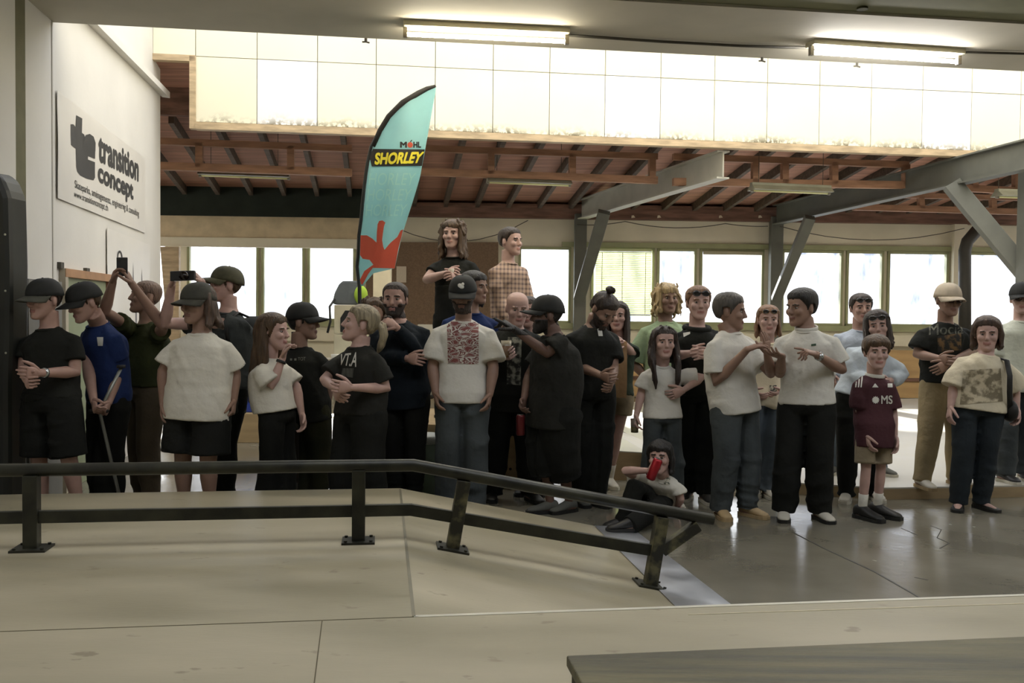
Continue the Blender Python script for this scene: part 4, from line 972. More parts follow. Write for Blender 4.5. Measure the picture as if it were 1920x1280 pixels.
    def longhair(length=.30, front=False, spread=1.0, width=.024, back_only=False, ywave=0.0, minang=-150, maxang=-20, wave=0.0, bulk=0.0):
        rs = random.Random(seed); sp_ = []
        angs = list(range(-30, 211, 15)) if front else list(range(-5, 186, 15))
        for a in angs:
            ca, sa_ = math.cos(R(a)), math.sin(R(a)); x = (.080+bulk)*ca*spread; y = .008 + (.100+bulk)*sa_
            ln = length*rs.uniform(.88, 1.05); p = [(x*.55, y*.55, .100), (x*.95, y*.92, .055), (x*1.04, y*1.03, -.01), (x*1.05, y*1.05, -.08)]
            zz = -.08; st = 4
            for i in range(1, st+1):
                z = -.08 - (ln-.08+.0)*i/st if ln > .1 else -.08 - .01*i
                wv = wave*math.sin(i*2.1 + a)
                p.append((x*(1.05+.05*i/st) + wv, y*1.06 + (.012*i if a > 20 and a < 160 else -.004*i) + wv*.5, z))
            sp_.append((p, width*rs.uniform(.85, 1.1)))
        return locks(sp_)
    def curls(n=60, rad=.11, r=.016, zlo=-.10, zhi=.11, fr=.03, name='hair', hgt_=.0):
        rs = random.Random(seed); mb = MB()
        for i in range(n):
            a = R(rs.uniform(-35, 215)); z = rs.uniform(zlo, zhi)
            w_, f_, b_ = interp(HEADTAB, max(-.07, min(z, .105))); w_ = max(w_, .05); b_ = max(b_, .05)
            if z < -.02: w_ = .075; b_ = .085
            rr = rs.uniform(.006, .028); x = (w_+rr)*math.cos(a); y = .0 + (b_+rr if math.sin(a) > 0 else .09)*math.sin(a)
            if y < -.055 and z < fr+.02: continue
            mb.tube([HL(x, y, z+.02), HL(x*1.06+rs.uniform(-.01, .01), y*1.06+rs.uniform(-.01, .01), z), HL(x*1.1+rs.uniform(-.02, .02), y*1.08, z-.03), HL(x*1.06+rs.uniform(-.02, .02), y*1.05, z-.055)], [r*hs*.8, r*hs, r*hs*.9, r*hs*.5], 7, roundcap=True)
        m = remesh(mb, .008, 1); displace(m, folds(seed+12, .004, 90, 90, 90)); return mkobj(name, m, mh, root)
    def beard(thick=.008, mat=None, full=True):
        bm_me = root.data; v = np_verts(bm_me); n = normals(bm_me); q = (v-Hn) @ RHn / hs
        sel = (q[:, 2] < np.where(np.abs(q[:, 0]) > .035, -.022-.2*(.07-np.abs(q[:, 0])), -.047)) & (q[:, 2] > -.125) & (q[:, 1] < .0) & ~((np.abs(q[:, 0]) < .020) & (np.abs(q[:, 2]+.064) < .009))
        pf = [p for p in bm_me.polygons if all(sel[i] for i in p.vertices)]
        if not pf: return
        ids = sorted({i for p in pf for i in p.vertices}); mp = {i: j for j, i in enumerate(ids)}; ids = np.array(ids)
        nv = v[ids] + n[ids]*thick*.8 + folds(seed+5, .002, 120, 120, 60)(v[ids])[:, None]*n[ids]
        m = bpy.data.meshes.new('beard'); m.from_pydata(nv.tolist(), [], [tuple(mp[i] for i in p.vertices) for p in pf]); m.update()
        o = mkobj('beard', m, mat or mh, root); sd2 = o.modifiers.new('t', 'SOLIDIFY'); sd2.thickness = .008; sd2.offset = -1; return o
    def cap(mat, mbrim=None, back=False, tilt=0, high=.0, brim=.078, droop=.018, logo=None):
        mb = MB(); rs = []; RT = Matrix.Rotation(R(tilt), 3, 'X')
        for t in range(0, 9):
            a = math.pi/2*t/8.0; cz = .028 + (.106+high)*math.sin(a); rr = math.cos(a)**.75 if t < 8 else .02
            ring = []
            for i in range(28):
                b = 2*math.pi*i/28; x = .0945*rr*math.cos(b); y = .005 + .1165*rr*math.sin(b); zz = cz - (.012 if math.sin(b) > .3 else 0)*(1-math.sin(a))
                if t < 3: x *= 1.0
                ring.append(HL(*(RT @ Vector((x, y, zz)))))
            rs.append(ring)
        mb.rings(rs); mb.ell(HL(*(RT @ Vector((0, .004, .13+high)))), (.008*hs,)*3, RH, 8, 6)
        m = mb.mesh('cap'); bm = bmesh.new(); bm.from_mesh(m); bmesh.ops.recalc_face_normals(bm, faces=bm.faces); bm.to_mesh(m); bm.free()
        o = mkobj('cap', m, mat, root)
        bb = MB(); n = 18; top = []; sgn = -1 if not back else 1
        for row in range(5):
            f = row/4; r = []
            for i in range(n+1):
                an = R(-78 + 156*i/n); x0 = .0935*math.sin(an)*.98; y0 = -.1125*math.cos(an); reach = brim*math.cos(an*.92)**.7
                x = x0*(1-.06*f*f); y = y0 - reach*f; z = .036 - droop*f - .030*(abs(math.sin(an))**2.2)*(.3+.7*f)
                r.append(RT @ Vector((x, .004+(y if not back else -y), z)))
            top.append(r)
        vs = [HL(*p) for r in top for p in r]; fs = [(j*(n+1)+i, j*(n+1)+i+1, (j+1)*(n+1)+i+1, (j+1)*(n+1)+i) for j in range(4) for i in range(n)]
        m2 = bpy.data.meshes.new('brim'); m2.from_pydata([tuple(v) for v in vs], [], fs); m2.update()
        br = mkobj('brim', m2, mbrim or mat, o); sd2 = br.modifiers.new('t', 'SOLIDIFY'); sd2.thickness = .005; sd2.offset = 0
        if logo:
            lb_ = MB(); c = RT @ Vector((0, -.096, .082)); 
            lb_.ell(HL(*c), (.024*hs, .006*hs, .016*hs), RH @ Matrix.Rotation(R(-28), 3, 'X') @ Matrix.Rotation(R(35), 3, 'Y'), 14, 8); lb_.ell(HL(c.x+.012, c.y+.004, c.z+.012), (.010*hs, .006*hs, .012*hs), RH @ Matrix.Rotation(R(-28), 3, 'X'), 10, 6)
            mkobj('emblem', lb_.mesh('emblem'), logo, o)
        return o
    def glasses(on_head=False, dark=True, mat=None):
        mb = MB(); z, y = (.066, -.092) if on_head else (.004, -.103); tl = 1
        fm_ = mat or M('black_spectacle_frame', '1c1a18', .3, .1)
        for sx in (-1, 1):
            pts = [(sx*.032 + .026*math.cos(2*math.pi*i/16), y + (.012 if on_head else 0)*math.sin(2*math.pi*i/16) + abs(.026*math.cos(2*math.pi*i/16)+.03)*.05, z + .019*math.sin(2*math.pi*i/16)) for i in range(18)]
            mb.tube([HL(*p) for p in pts], .0028*hs, 6)
            mb.tube([HL(sx*.058, y+.004, z+.004), HL(sx*.080, y+.045, z+.006), HL(sx*.083, .015 if not on_head else .0, z+(.0 if not on_head else -.02))], .0028*hs, 6)
        mb.tube([HL(-.008, y, z+.006), HL(.008, y, z+.006)], .0028*hs, 6)
        g = mkobj('sunglasses' if dark else 'glasses', mb.mesh('g'), fm_, root)
        for sx in (-1, 1):
            lbm = MB(); lbm.ell(HL(sx*.032, y+.001, z), (.0245*hs, .003*hs, .018*hs), RH, 14, 8)
            if dark: mkobj('lens', lbm.mesh('l'), M('dark_lens', '2a2724', .1, .05, spec=.9), g)
        return g
    def patch(garment, name, quad, mat, off=.004, n=14, vf=None, back=False):
        """print on cloth: quad px corners tl,tr,br,bl projected onto the garment from the front"""
        me_ = garment.data; bvh = BVHTree.FromPolygons([tuple(x.co) for x in me_.vertices], [tuple(p.vertices) for p in me_.polygons])
        if vf is None:
            vs = [(i/n, j/n) for j in range(n+1) for i in range(n+1)]; fs = [(j*(n+1)+i, j*(n+1)+i+1, (j+1)*(n+1)+i+1, (j+1)*(n+1)+i) for j in range(n) for i in range(n)]
        else: vs, fs = vf
        out = []; ok = []
        o3 = CAM - root_loc
        for x, y in vs:
            qx = (quad[3][0]*(1-x)+quad[2][0]*x)*(1-y) + (quad[0][0]*(1-x)+quad[1][0]*x)*y; qy = (quad[3][1]*(1-x)+quad[2][1]*x)*(1-y) + (quad[0][1]*(1-x)+quad[1][1]*x)*y
            r = ray(qx, qy).normalized(); hit, nrm, _, _ = bvh.ray_cast(o3, r)
            if hit is None: out.append((0, 0, 0)); ok.append(False)
            else: out.append(tuple(hit + nrm*off*.6 - r*off*.5)); ok.append(True)
        fs = [f for f in fs if all(ok[i] for i in f)]
        if not fs: return None
        m = bpy.data.meshes.new(name); m.from_pydata(out, [], fs); 
        bm = bmesh.new(); bm.from_mesh(m); bmesh.ops.delete(bm, geom=[v for v in bm.verts if not v.link_faces], context='VERTS'); bm.to_mesh(m); bm.free(); m.update()
        return mkobj(name, m, mat, garment)
    def ptext(garment, s, quad, mat, bold=.01, name='lettering', sh=0):
        return patch(garment, name, quad, mat, .004, vf=subdiv2d(fit2d(text2d(s, bold, sh), 0, 0, 1, 1), .12))
    def watch(side, mat, f=.06):
        s_, e_, w_, sg = arms[side]; dd = (w_-e_).normalized(); c = w_ - dd*f; mb = MB(); mb.cyl(c - dd*.011, c + dd*.011, .0345*k, 16); mb.box(c + Vector((0, -.034*k, .0)), (dd, ZZ, dd.cross(ZZ)), (.014, .017, .006)); return mkobj('watch', mb.mesh('watch'), mat, root)
    def band(a, b, pts, wd, mat, name):
        mb = MB(); mb.tube(pts, wd, 8, squash=(1, .35)); return mkobj(name, mb.mesh(name), mat, root)
    P.upper, P.lower, P.shoes, P.hair_shell, P.locks, P.longhair, P.curls, P.beard, P.cap, P.glasses, P.patch, P.ptext, P.watch, P.band = upper, lower, shoes, hair_shell, locks, longhair, curls, beard, cap, glasses, patch, ptext, watch, band
    P.L = L; P.HL = HL; P.legs = legs; P.nb = nb_; P.mh = mh; P.sp_l = sp; P.k = k; P.kw = kw
    PEOPLE.append(P); return P
# ================================================================== PEOPLE: everyone, left to right
c_blk = cloth('black_cotton', '1d1e1a', .25); c_blk2 = cloth('washed_black_cotton', '23231f', .25); c_pblk = cloth('black_trouser_cloth', '191a17', .25)
c_wht = cloth('white_cotton', 'cbc8be', .05); c_wht2 = cloth('cream_white_cotton', 'cdc9bc', .05); c_navy = cloth('navy_cotton', '1d2a45', .2); c_blue = cloth('blue_sports_cloth', '20305a', .15)
c_olive = cloth('olive_cotton', '34381f', .25, ); c_dgrey = cloth('dark_grey_cotton', '3a3d3c', .15); c_khaki = cloth('khaki_twill', '554b3c', .15); c_sand = cloth('sand_twill', '978767', .1)
c_jean = cloth('dark_blue_denim', '30363c', .3, .2); c_jean2 = cloth('grey_blue_denim', '434849', .25, .2); c_jeanl = cloth('light_denim', '565f68', .25, .2); c_dgreen = cloth('dark_green_cotton', '2c352b', .2)
c_mint = cloth('pale_green_cotton', '93a583', .08); c_pblue = cloth('pale_blue_shirt_cloth', 'aab2bd', .06); c_sky = cloth('white_blue_shirt_cloth', 'b9c2c8', .06); c_maroon = cloth('maroon_jersey_cloth', '45292d', .12)
c_shortb = cloth('beige_short_cloth', '8d8069', .1); c_cream = cloth('cream_blouse_cloth', 'cbc1a8', .05); c_tealj = cloth('dark_teal_denim', '272d31', .25)
m_rub = M('white_rubber', 'c9c4b4', .6, .08); m_rubb = M('black_rubber', '191917', .6, .1); m_shoeb = M('black_shoe_leather', '1c1b19', .5, .15); m_shoew = M('white_shoe_leather', 'bdb8aa', .55, .08); m_shoet = M('tan_suede', 'a08a66', .8, .12, 20); m_shoeg = M('grey_shoe_cloth', '55554e', .8, .15)
m_capb = M('black_cap_cloth', '1a1b19', .8, .2, 20); m_capo = M('olive_cap_cloth', '45432f', .8, .2, 20); m_capg = M('dark_grey_cap_cloth', '38372f', .8, .2, 20); m_capw = M('cream_cap_cloth', 'b9ac98', .8, .08, 20); m_brimg = M('grey_brim_cloth', '47473e', .8, .1, 20)
m_silver = M('silver_metal', 'b9bcbc', .25, .05, metal=.9); m_pw = M('white_print', 'c8c6bc', .7, .1); m_sock = MC.get('lamp_socket'); m_sockw = M('white_sock_knit', 'c7c3b6', .9, .06, 60)
def socks(P, mat, h=.10):
    for sd_, (h_, k_, a_, fd) in P.legs.items():
        d_ = (k_-a_).normalized(); mb = MB(); mb.tube([a_ - ZZ*.03, a_, a_ + d_*h*.5, a_ + d_*h], [.046*P.k, .043*P.k, .042*P.k, .046*P.k], 16, roundcap=False); mkobj('sock', mb.mesh('sock'), mat, P.root)

# 1
P = build_person(dict(label='person in black cap, black tee and black shorts beside the padded post', px=97, d=6.42, head=(84, 562), yaw=-8, hyaw=-28, hpitch=4, hs=1.12, hair='dark', w=1.05, eb=(141, 697, -.03), b=(72, 699, -.30), a=(50, 712, -.30), ha=dict(curl=1.1), hb=dict(curl=.9), ea=(45, 690, 0), feet=[(82, .05), (150, .02)], skin='light'))
P.upper('t_shirt', c_blk, 748, .62); P.lower('shorts', c_pblk, .93, r0=.04); P.shoes(m_shoeb, m_rubb); P.hair_shell(.010, .06, 0, -.07); P.cap(m_capb, m_brimg, tilt=4); P.watch('b', m_silver, .05)
# 2
P = build_person(dict(label='person in black cap and blue sports tee leaning on a crutch', px=205, d=6.85, head=(160, 567), hdy=-.25, neck=(186, 606, -.08), yaw=-38, hyaw=-45, hpitch=18, hs=1.1, hair='brown', stature=1.72, eb=(226, 690, -.05), b=(203, 755, -.22), hb=dict(curl=1.2), ea=(165, 690, -.15), a=(176, 752, -.35), ha=dict(curl=1.2), feet=[(190, 0), (214, .1)], skin='light'))
g = P.upper('t_shirt', c_blue, 752, .62); P.lower('trousers', c_pblk, 2, r0=.035, rk=.035, ra=.04); P.shoes(m_shoeb, m_rubb); P.hair_shell(.010, .06, 0, -.07); P.cap(m_capb, m_capb, tilt=2)
P.patch(g, 'badge', [(182, 632), (194, 632), (193, 648), (184, 648)], m_pw, n=4); P.watch('b', M('blue_wristband', '2d3f66', .6, .1), .19)
hw = P.hands['b']; p = hw['grip']; mb = MB(); foot = Vector((W(237, 900, p.y).x, p.y-.03, .0)); topc = p + ZZ*.03
mb.tube([foot + ZZ*.02, p, W(227, 690, p.y+.03)], .0125, 10)
root = empty('crutch', foot, 'grey crutch held by the person in the blue tee', 'crutch'); child(mb, 'shaft', M('crutch_grey', '8c8d84', .35, .1, metal=.5), root, smooth=True)
child(MB().cyl(foot, foot + ZZ*.05, .02, 12), 'rubber_tip', m_rubb, root); child(MB().tube([p - Vector((.05, .03, 0)), p + Vector((.05, .0, 0))], .016, 10, roundcap=True), 'hand_grip', m_rubb, root, smooth=True); child(MB().tube([W(227, 690, p.y+.03), W(227, 684, p.y+.03)], .03, 12), 'arm_cuff', m_rubb, root, smooth=True)
# 3
P = build_person(dict(label='person in olive tee filming upward with a phone in raised hands', px=276, d=7.25, head=(274, 557), yaw=-45, hyaw=-55, hpitch=-8, hs=1.12, hair='shaved', skin='tan', w=1.05, ea=(196, 583, -.42), a=(212, 528, -.50), ha=dict(dir=(.35, -.1, 1), pn=(1, 0, -.2), curl=.7), eb=(306, 612, -.30), b=(246, 530, -.48), hb=dict(dir=(-.45, -.1, 1), pn=(-1, 0, -.2), curl=.7), feet=[(268, .03), (284, -.1)]))
P.upper('t_shirt', c_olive, 722, .6, drop=.01); P.lower('trousers', c_khaki, 2, r0=.03, rk=.03, ra=.03); P.shoes(m_shoeb, m_rubb); P.hair_shell(.004, .075, 0, -.06, noise=.001)
pc = W(229, 500, 6.74); root = empty('smartphone', pc, 'dark smartphone held up by the filming person in olive', 'phone'); child(MB().box(pc, (Vector((1, 0, 0)), Vector((0, 1, 0)), ZZ), (.040, .005, .068)), 'case', M('phone_black', '1a1a1c', .3, .1), root, bevel=.004); child(MB().cyl(pc + Vector((-.02, -.004, .045)), pc + Vector((-.02, -.008, .045)), .008, 10), 'lens', m_iris, root)
# bag slung by 3
P.band(0, 0, [P.sp_l(.93) + P.ldir*.07 - P.fdir*.12, P.sp_l(.9) + P.fdir*.16, P.sp_l(.5) + P.fdir*.17 - P.ldir*.05, P.sp_l(.1) - P.ldir*.16 + P.fdir*.1], .014, m_rubb, 'bag_strap')
mb = MB(); mb.ell(P.sp_l(.02) - P.ldir*.20 + P.fdir*.10, (.13, .07, .15), None, 16, 10); mkobj('shoulder_bag', mb.mesh('bag'), M('dark_bag_cloth', '1b1f28', .8, .15), P.root)
# 4
P = build_person(dict(label='person in loose white tee, black shorts and dark cap, arms hanging', px=372, d=6.50, head=(372, 570), yaw=-12, hyaw=-32, hpitch=2, hs=1.15, hair='chestnut', skin='tan', w=1.12, sw=.195, ea=(306, 695, .02), a=(306, 758, -.03), eb=(441, 700, .05), b=(438, 752, .0), hb=dict(curl=.9), feet=[(346, 0), (394, 0)]))
P.upper('t_shirt', c_wht2, 786, .80, gx=.035, gy=.035, slr=1.22, boxy=1.12, drop=.01); P.lower('shorts', c_pblk, .86, r0=.06); P.shoes(m_shoeb, m_rubb); P.hair_shell(.014, .06, 0, -.07); P.longhair(.15, width=.022); P.cap(m_capg, m_capg, tilt=3)
# 5
P = build_person(dict(label='person in olive cap and dark tee filming with a raised camera behind the white tee', px=418, d=7.15, head=(424, 535), yaw=-32, hyaw=-62, hpitch=-4, hs=1.12, hair='brown', skin='fair', w=1.1, ea=(309, 606, -.22), a=(322, 536, -.34), ha=dict(dir=(.3, -.1, 1), pn=(1, 0, 0), curl=.9), eb=(392, 604, -.12), b=(378, 528, -.32), hb=dict(dir=(-.6, -.1, .7), pn=(-.6, 0, -.8), curl=.7), feet=[(408, 0), (424, 0)]))
P.upper('t_shirt', c_dgrey, 770, .55, gx=.03); P.lower('trousers', c_pblk, 2, r0=.03); P.shoes(m_shoeb, m_rubb); P.hair_shell(.010, .06, 0, -.07); P.cap(m_capo, m_capo, tilt=-4)
mb = MB(); mb.tube([P.sp_l(.95) + P.ldir*.10 - P.fdir*.10, P.sp_l(1.0) + P.ldir*.10, P.sp_l(.86) + P.ldir*.12 + P.fdir*.14, P.sp_l(.55) + P.ldir*.15 + P.fdir*.12], .02, 8, squash=(1, .4)); mkobj('backpack_strap', mb.mesh('s'), m_rubb, P.root)
mb = MB(); mb.ell(P.sp_l(.55) - P.fdir*.24 + P.ldir*.03, (.15, .15, .24), None, 18, 12); mkobj('backpack', mb.mesh('b'), M('black_backpack_cloth', '1d201f', .85, .15), P.root)
pc = W(343, 517, 6.72); root = empty('camera', pc, 'black camera held up by the person in the olive cap', 'camera'); ax0 = (Vector((1, .1, .05)).normalized(), Vector((0, 1, 0)), ZZ)
child(MB().box(pc, ax0, (.085, .02, .036)), 'body', M('camera_black', '181818', .4, .1), root, bevel=.006); child(MB().cyl(pc + Vector((0.02, .03, 0)), pc + Vector((.02, -.06, 0)), .03, 18), 'lens', m_iris, root, smooth=True)
# 6
P = build_person(dict(label='person in pale tee and black trousers turned right, hand raised to chin', px=517, d=6.72, head=(512, 622), yaw=78, hyaw=75, hs=1.10, hair='brown', skin='fair', w=.92, ea=(510, 722, -.16), a=(531, 668, -.12), ha=dict(curl=1.0, dir=(.3, 0, 1), pn=(1, 0, 0)), eb=(556, 725, .14), b=(566, 778, .06), feet=[(496, 0), (530, .05)], seed=71))
P.upper('t_shirt', c_wht2, 770, .85, gx=.045, gy=.05, slr=1.3, boxy=1.05); P.lower('trousers', c_pblk, 2, r0=.035, rk=.045, ra=.055); P.shoes(m_shoeb, m_rubb); P.hair_shell(.018, .064, -.02, -.08); P.longhair(.46, width=.026)
mb = MB(); s_, e_, w_, sg = P.arms['a']; dd = (w_-e_).normalized(); mb.cyl(w_ - dd*.05, w_ - dd*.03, .036, 14); mkobj('bracelet', mb.mesh('b'), m_rubb, P.root)
# 7
P = build_person(dict(label='person in black cap and black tee seen from behind, looking right', px=572, d=7.15, head=(568, 604), yaw=152, hyaw=88, hs=1.12, hair='black', skin='tan', w=1.1, sw=.19, ea=(617, 712, .0), a=(613, 775, .0), eb=(528, 712, .05), b=(532, 775, .05), feet=[(556, .0), (598, .05)]))
g = P.upper('t_shirt', c_blk, 790, .75, gx=.035, gy=.03, slr=1.2, boxy=1.05); P.lower('trousers', cloth('camouflage_cloth', '24261b', .3, col2='34331f'), 2, r0=.05, rk=.05, ra=.05); P.shoes(m_shoeb, m_rubb); P.hair_shell(.014, .06, 0, -.09); P.cap(m_capb, m_capb, tilt=-2, high=.006); P.ptext(g, 'TOT', [(559, 670), (573, 669.5), (573, 676), (559, 676)], MC['washed_black_cotton'] if False else M('dim_print', '6f7066', .8, .1), .0); [P.patch(g, 'print', [(x-2, 672), (x+2, 672), (x+2, 676), (x-2, 676)], M('dim_print', '6f7066'), n=2) for x in (546, 554)]
# 8
P = build_person(dict(label='person in black tee lettered in white, hands clasped, looking up left', px=675, d=6.62, head=(676, 608), neck=(676, 648), yaw=-42, hyaw=-76, hpitch=-12, hs=1.14, hair='greyblond', skin='fair', w=1.12, sw=.18, ea=(608, 712, -.02), a=(628, 728, -.26), ha=dict(curl=.8, dir=(.4, -.6, -.5)), eb=(724, 728, -.10), b=(656, 726, -.32), hb=dict(curl=.7), feet=[(650, 0), (700, 0)]))
g = P.upper('t_shirt', c_blk2, 775, .78, gx=.035, gy=.035, slr=1.2, boxy=1.08); P.lower('trousers', c_pblk, 2, r0=.06, rk=.07, ra=.08); P.shoes(m_shoeb, m_rubb); P.hair_shell(.018, .062, -.005, -.075)
P.locks([([(.0, .10, .03), (.0, .135, .02), (.01, .155, -.03), (.01, .15, -.10), (.0, .14, -.15)], .030), ([(.02, .10, .02), (.03, .13, .0), (.03, .15, -.06), (.02, .14, -.12)], .022)], name='ponytail')
P.ptext(g, "VT.A", [(640, 664), (670, 660), (668, 688), (638, 684)], m_pw, .012, sh=.25); P.patch(g, 'print', [(643, 690), (664, 690), (662, 708), (640, 704)], M('streaked_print', '3c3d38', .8, .9, 25, stretch=(1, 1, .3)), n=6)
# 8b
P = build_person(dict(label='mostly hidden person between the lettered black tee and the navy sweater', px=704, d=7.75, head=(703, 588), yaw=-10, hs=1.1, hair='brown', skin='tan'))
P.upper('t_shirt', c_blk, 760, .6); P.lower('trousers', c_pblk, 2); P.shoes(m_shoeb, m_rubb); P.hair_shell(.016, .06); P.curls(70, r=.015)
# 10
P = build_person(dict(label='person in dark navy sweater with folded arms', px=755, d=7.15, head=(741, 562), neck=(748, 604), yaw=-6, hyaw=-6, hs=1.13, hair='dark', skin='light', w=1.1, sw=.195, ea=(716, 668, -.05), a=(766, 672, -.22), ha=dict(curl=.5), eb=(790, 668, -.05), b=(742, 612, -.24), hb=dict(curl=1.0, dir=(-.7, -.2, .5)), feet=[(742, 0), (776, 0)]))
P.upper('sweater', cloth('dark_navy_knit', '151c22', .25), 765, 1.9, gx=.028, gy=.026, slr=1.1); P.lower('trousers', c_pblk, 2, r0=.03, rk=.03, ra=.03); P.shoes(m_shoeb, m_rubb); P.hair_shell(.010, .070, .0, -.06); P.beard()
# 11
P = build_person(dict(label='person in fitted black tee standing on the stage beside the plaid shirt', px=848, d=8.6, z0=SZ, head=(849, 440), yaw=-8, hyaw=-14, hs=1.12, hair='brown', skin='fair', w=1.0, sw=.165, bust=1, ea=(800, 524, -.04), a=(838, 512, -.26), ha=dict(curl=.8), eb=(892, 528, -.02), b=(856, 518, -.28), hb=dict(curl=.8), seed=33))
P.upper('t_shirt', c_blk, 544, .45, gx=.012, gy=.012, slr=.95, boxy=.85); P.lower('trousers', c_pblk, 2, r0=.02, waist=.5); P.shoes(m_shoeb, m_rubb); P.hair_shell(.018, .055); P.longhair(.20, front=True, width=.022, wave=.012, bulk=.008); P.curls(50, r=.014, zlo=-.06)
gp = W(846, 511, 8.28); tag(rebase(MB().tube([gp - ZZ*.03, gp + ZZ*.035], [.022, .027], 16).obj('small_cup', M('pale_cup', 'bdb3a4', .4, .05), smooth=True), gp), 'small pale cup in the hands of the black tee wearer on the stage', 'cup')
# 12
P = build_person(dict(label='smiling person in plaid shirt standing on the stage', px=952, d=8.9, z0=SZ, head=(957, 453), yaw=42, hyaw=52, hs=1.12, hair='dark', skin='fair', w=1.0, ea=(938, 566, -.12), a=(962, 612, -.26), eb=(992, 566, .05), b=(988, 606, -.05)))
m_plaid = M('plaid_cotton', '8d7460', .85, .1, 4)
def plaid(m):
    nt = m.node_tree; N = nt.nodes; L = nt.links; b = N['Principled BSDF']; tc = N.new('ShaderNodeTexCoord'); last = None
    for axis, sc in (('X', 9), ('Z', 7)):
        wv = N.new('ShaderNodeTexWave'); wv.bands_direction = axis; wv.inputs['Scale'].default_value = sc; L.new(tc.outputs['Object'], wv.inputs[0])
        rp = N.new('ShaderNodeValToRGB'); e = rp.color_ramp; e.elements[0].position = 0; e.elements[0].color = (.42, .30, .22, 1); e.elements[1].position = 1; e.elements[1].color = (.14, .09, .075, 1)
        x = e.elements.new(.45); x.color = (.36, .22, .16, 1); x = e.elements.new(.55); x.color = (.5, .44, .36, 1); x = e.elements.new(.68); x.color = (.10, .07, .07, 1); L.new(wv.outputs[0], rp.inputs[0])
        if last is None: last = rp.outputs[0]
        else:
            mx = N.new('ShaderNodeMixRGB'); mx.inputs[0].default_value = .5; L.new(last, mx.inputs[1]); L.new(rp.outputs[0], mx.inputs[2]); last = mx.outputs[0]
    L.new(last, b.inputs['Base Color'])
plaid(m_plaid)
P.upper('shirt', m_plaid, 640, 1.85, gx=.02, gy=.022); P.lower('trousers', c_jean, 2); P.shoes(m_shoeb, m_rubb); P.hair_shell(.016, .066, .0, -.06)
# 31 (behind 13)
P = build_person(dict(label='mostly hidden person in blue top behind the red-print tee', px=880, d=7.55, head=(889, 540), yaw=20, hyaw=60, hs=1.1, hair='black', skin='tan'))
P.upper('t_shirt', c_blue, 760, .6); P.lower('trousers', c_pblk, 2); P.shoes(m_shoeb, m_rubb); P.hair_shell(.02, .06); P.longhair(.14)
# 13
P = build_person(dict(label='person in black cap and white tee with a red block print', px=866, d=6.95, head=(868, 553), yaw=2, hyaw=-4, hpitch=8, hs=1.12, hair='dark', skin='tan', w=1.0, sw=.188, ea=(811, 688, -.02), a=(817, 738, -.10), eb=(925, 690, -.02), b=(918, 740, -.10), feet=[(845, 0), (884, .02)]))
g = P.upper('t_shirt', c_wht, 756, .80, gx=.026, gy=.03, slr=1.25); P.lower('trousers', c_jean2, 2, r0=.045, rk=.06, ra=.075); P.shoes(m_shoeb, m_rubb); P.hair_shell(.009, .06, 0, -.06); P.beard(.006); P.cap(m_capb, m_capb, tilt=6, logo=m_pw)
def blockprint():
    m = M('red_block_print', '8c2f30', .8, .1); nt = m.node_tree; N = nt.nodes; L = nt.links; b = N['Principled BSDF']
    tc = N.new('ShaderNodeTexCoord'); v = N.new('ShaderNodeTexVoronoi'); v.feature = 'DISTANCE_TO_EDGE'; v.inputs['Scale'].default_value = 17; mp = N.new('ShaderNodeMapping'); mp.inputs['Scale'].default_value = (.8, .01, 1.7); L.new(tc.outputs['Object'], mp.inputs[0])
    nz = N.new('ShaderNodeTexNoise'); nz.inputs['Scale'].default_value = 9; L.new(mp.outputs[0], nz.inputs[0]); ad = N.new('ShaderNodeVectorMath'); ad.operation = 'MULTIPLY_ADD'; L.new(nz.outputs[1], ad.inputs[0]); ad.inputs[1].default_value = (.12, .12, .12); L.new(mp.outputs[0], ad.inputs[2]); L.new(ad.outputs[0], v.inputs[0])
    rp = N.new('ShaderNodeValToRGB'); rp.color_ramp.interpolation = 'CONSTANT'; e = rp.color_ramp.elements; e[0].color = (.50, .47, .42, 1); e[1].position = .055; e[1].color = (.15, .045, .04, 1); x = e.new(.16); x.color = (.50, .46, .40, 1); x = e.new(.20); x.color = (.19, .055, .05, 1)
    L.new(v.outputs[0], rp.inputs[0]); L.new(rp.outputs[0], b.inputs['Base Color']); return m
P.patch(g, 'print', [(838, 603), (897, 603), (897, 683), (840, 681)], blockprint(), n=24)
# 32 (behind 14)
P = build_person(dict(label='mostly hidden person behind the beer drinker', px=998, d=7.76, z0=0, head=(990, 585), yaw=-10, hs=1.08, hair='dark', skin='fair'))
P.upper('t_shirt', c_dgrey, 760, .6); P.lower('trousers', c_pblk, 2); P.shoes(m_shoeb, m_rubb); P.hair_shell(.012, .065)
# 14
P = build_person(dict(label='person in black tee with pale print holding a beer cup', px=958, d=7.45, head=(970, 578), neck=(966, 614), yaw=14, hyaw=10, hpitch=12, hs=1.12, hair='shaved', skin='fair', w=1.08, sw=.19, ea=(918, 668, .0), a=(940, 668, -.27), ha=dict(curl=.75, dir=(.6, -.6, .15), pn=(.4, .2, .3)), eb=(1012, 690, .05), b=(1000, 740, -.1), feet=[(922, .05), (996, .0)]))
g = P.upper('t_shirt', c_blk, 770, .7, gx=.03, gy=.03); P.lower('trousers', c_pblk, 2, r0=.04, rk=.045, ra=.05); P.shoes(m_shoeb, m_rubb)
def faintprint(nm, dark, pale, sc=20):
    return M(nm, dark, .8, .0, sc, col2=pale, lo=.45, hi=.6, detail=6)
P.patch(g, 'print', [(952, 632), (978, 632), (976, 722), (950, 720)], faintprint('pale_flower_print', '24241f', '8d8c80', 22), n=14)
gp = P.hands['a']['grip']; gp = Vector((W(949, 655, gp.y).x, gp.y-.02, W(949, 655, gp.y).z)); root = empty('beer_cup', gp - ZZ*.06, 'clear plastic cup of beer held by the pale-print black tee wearer', 'cup')
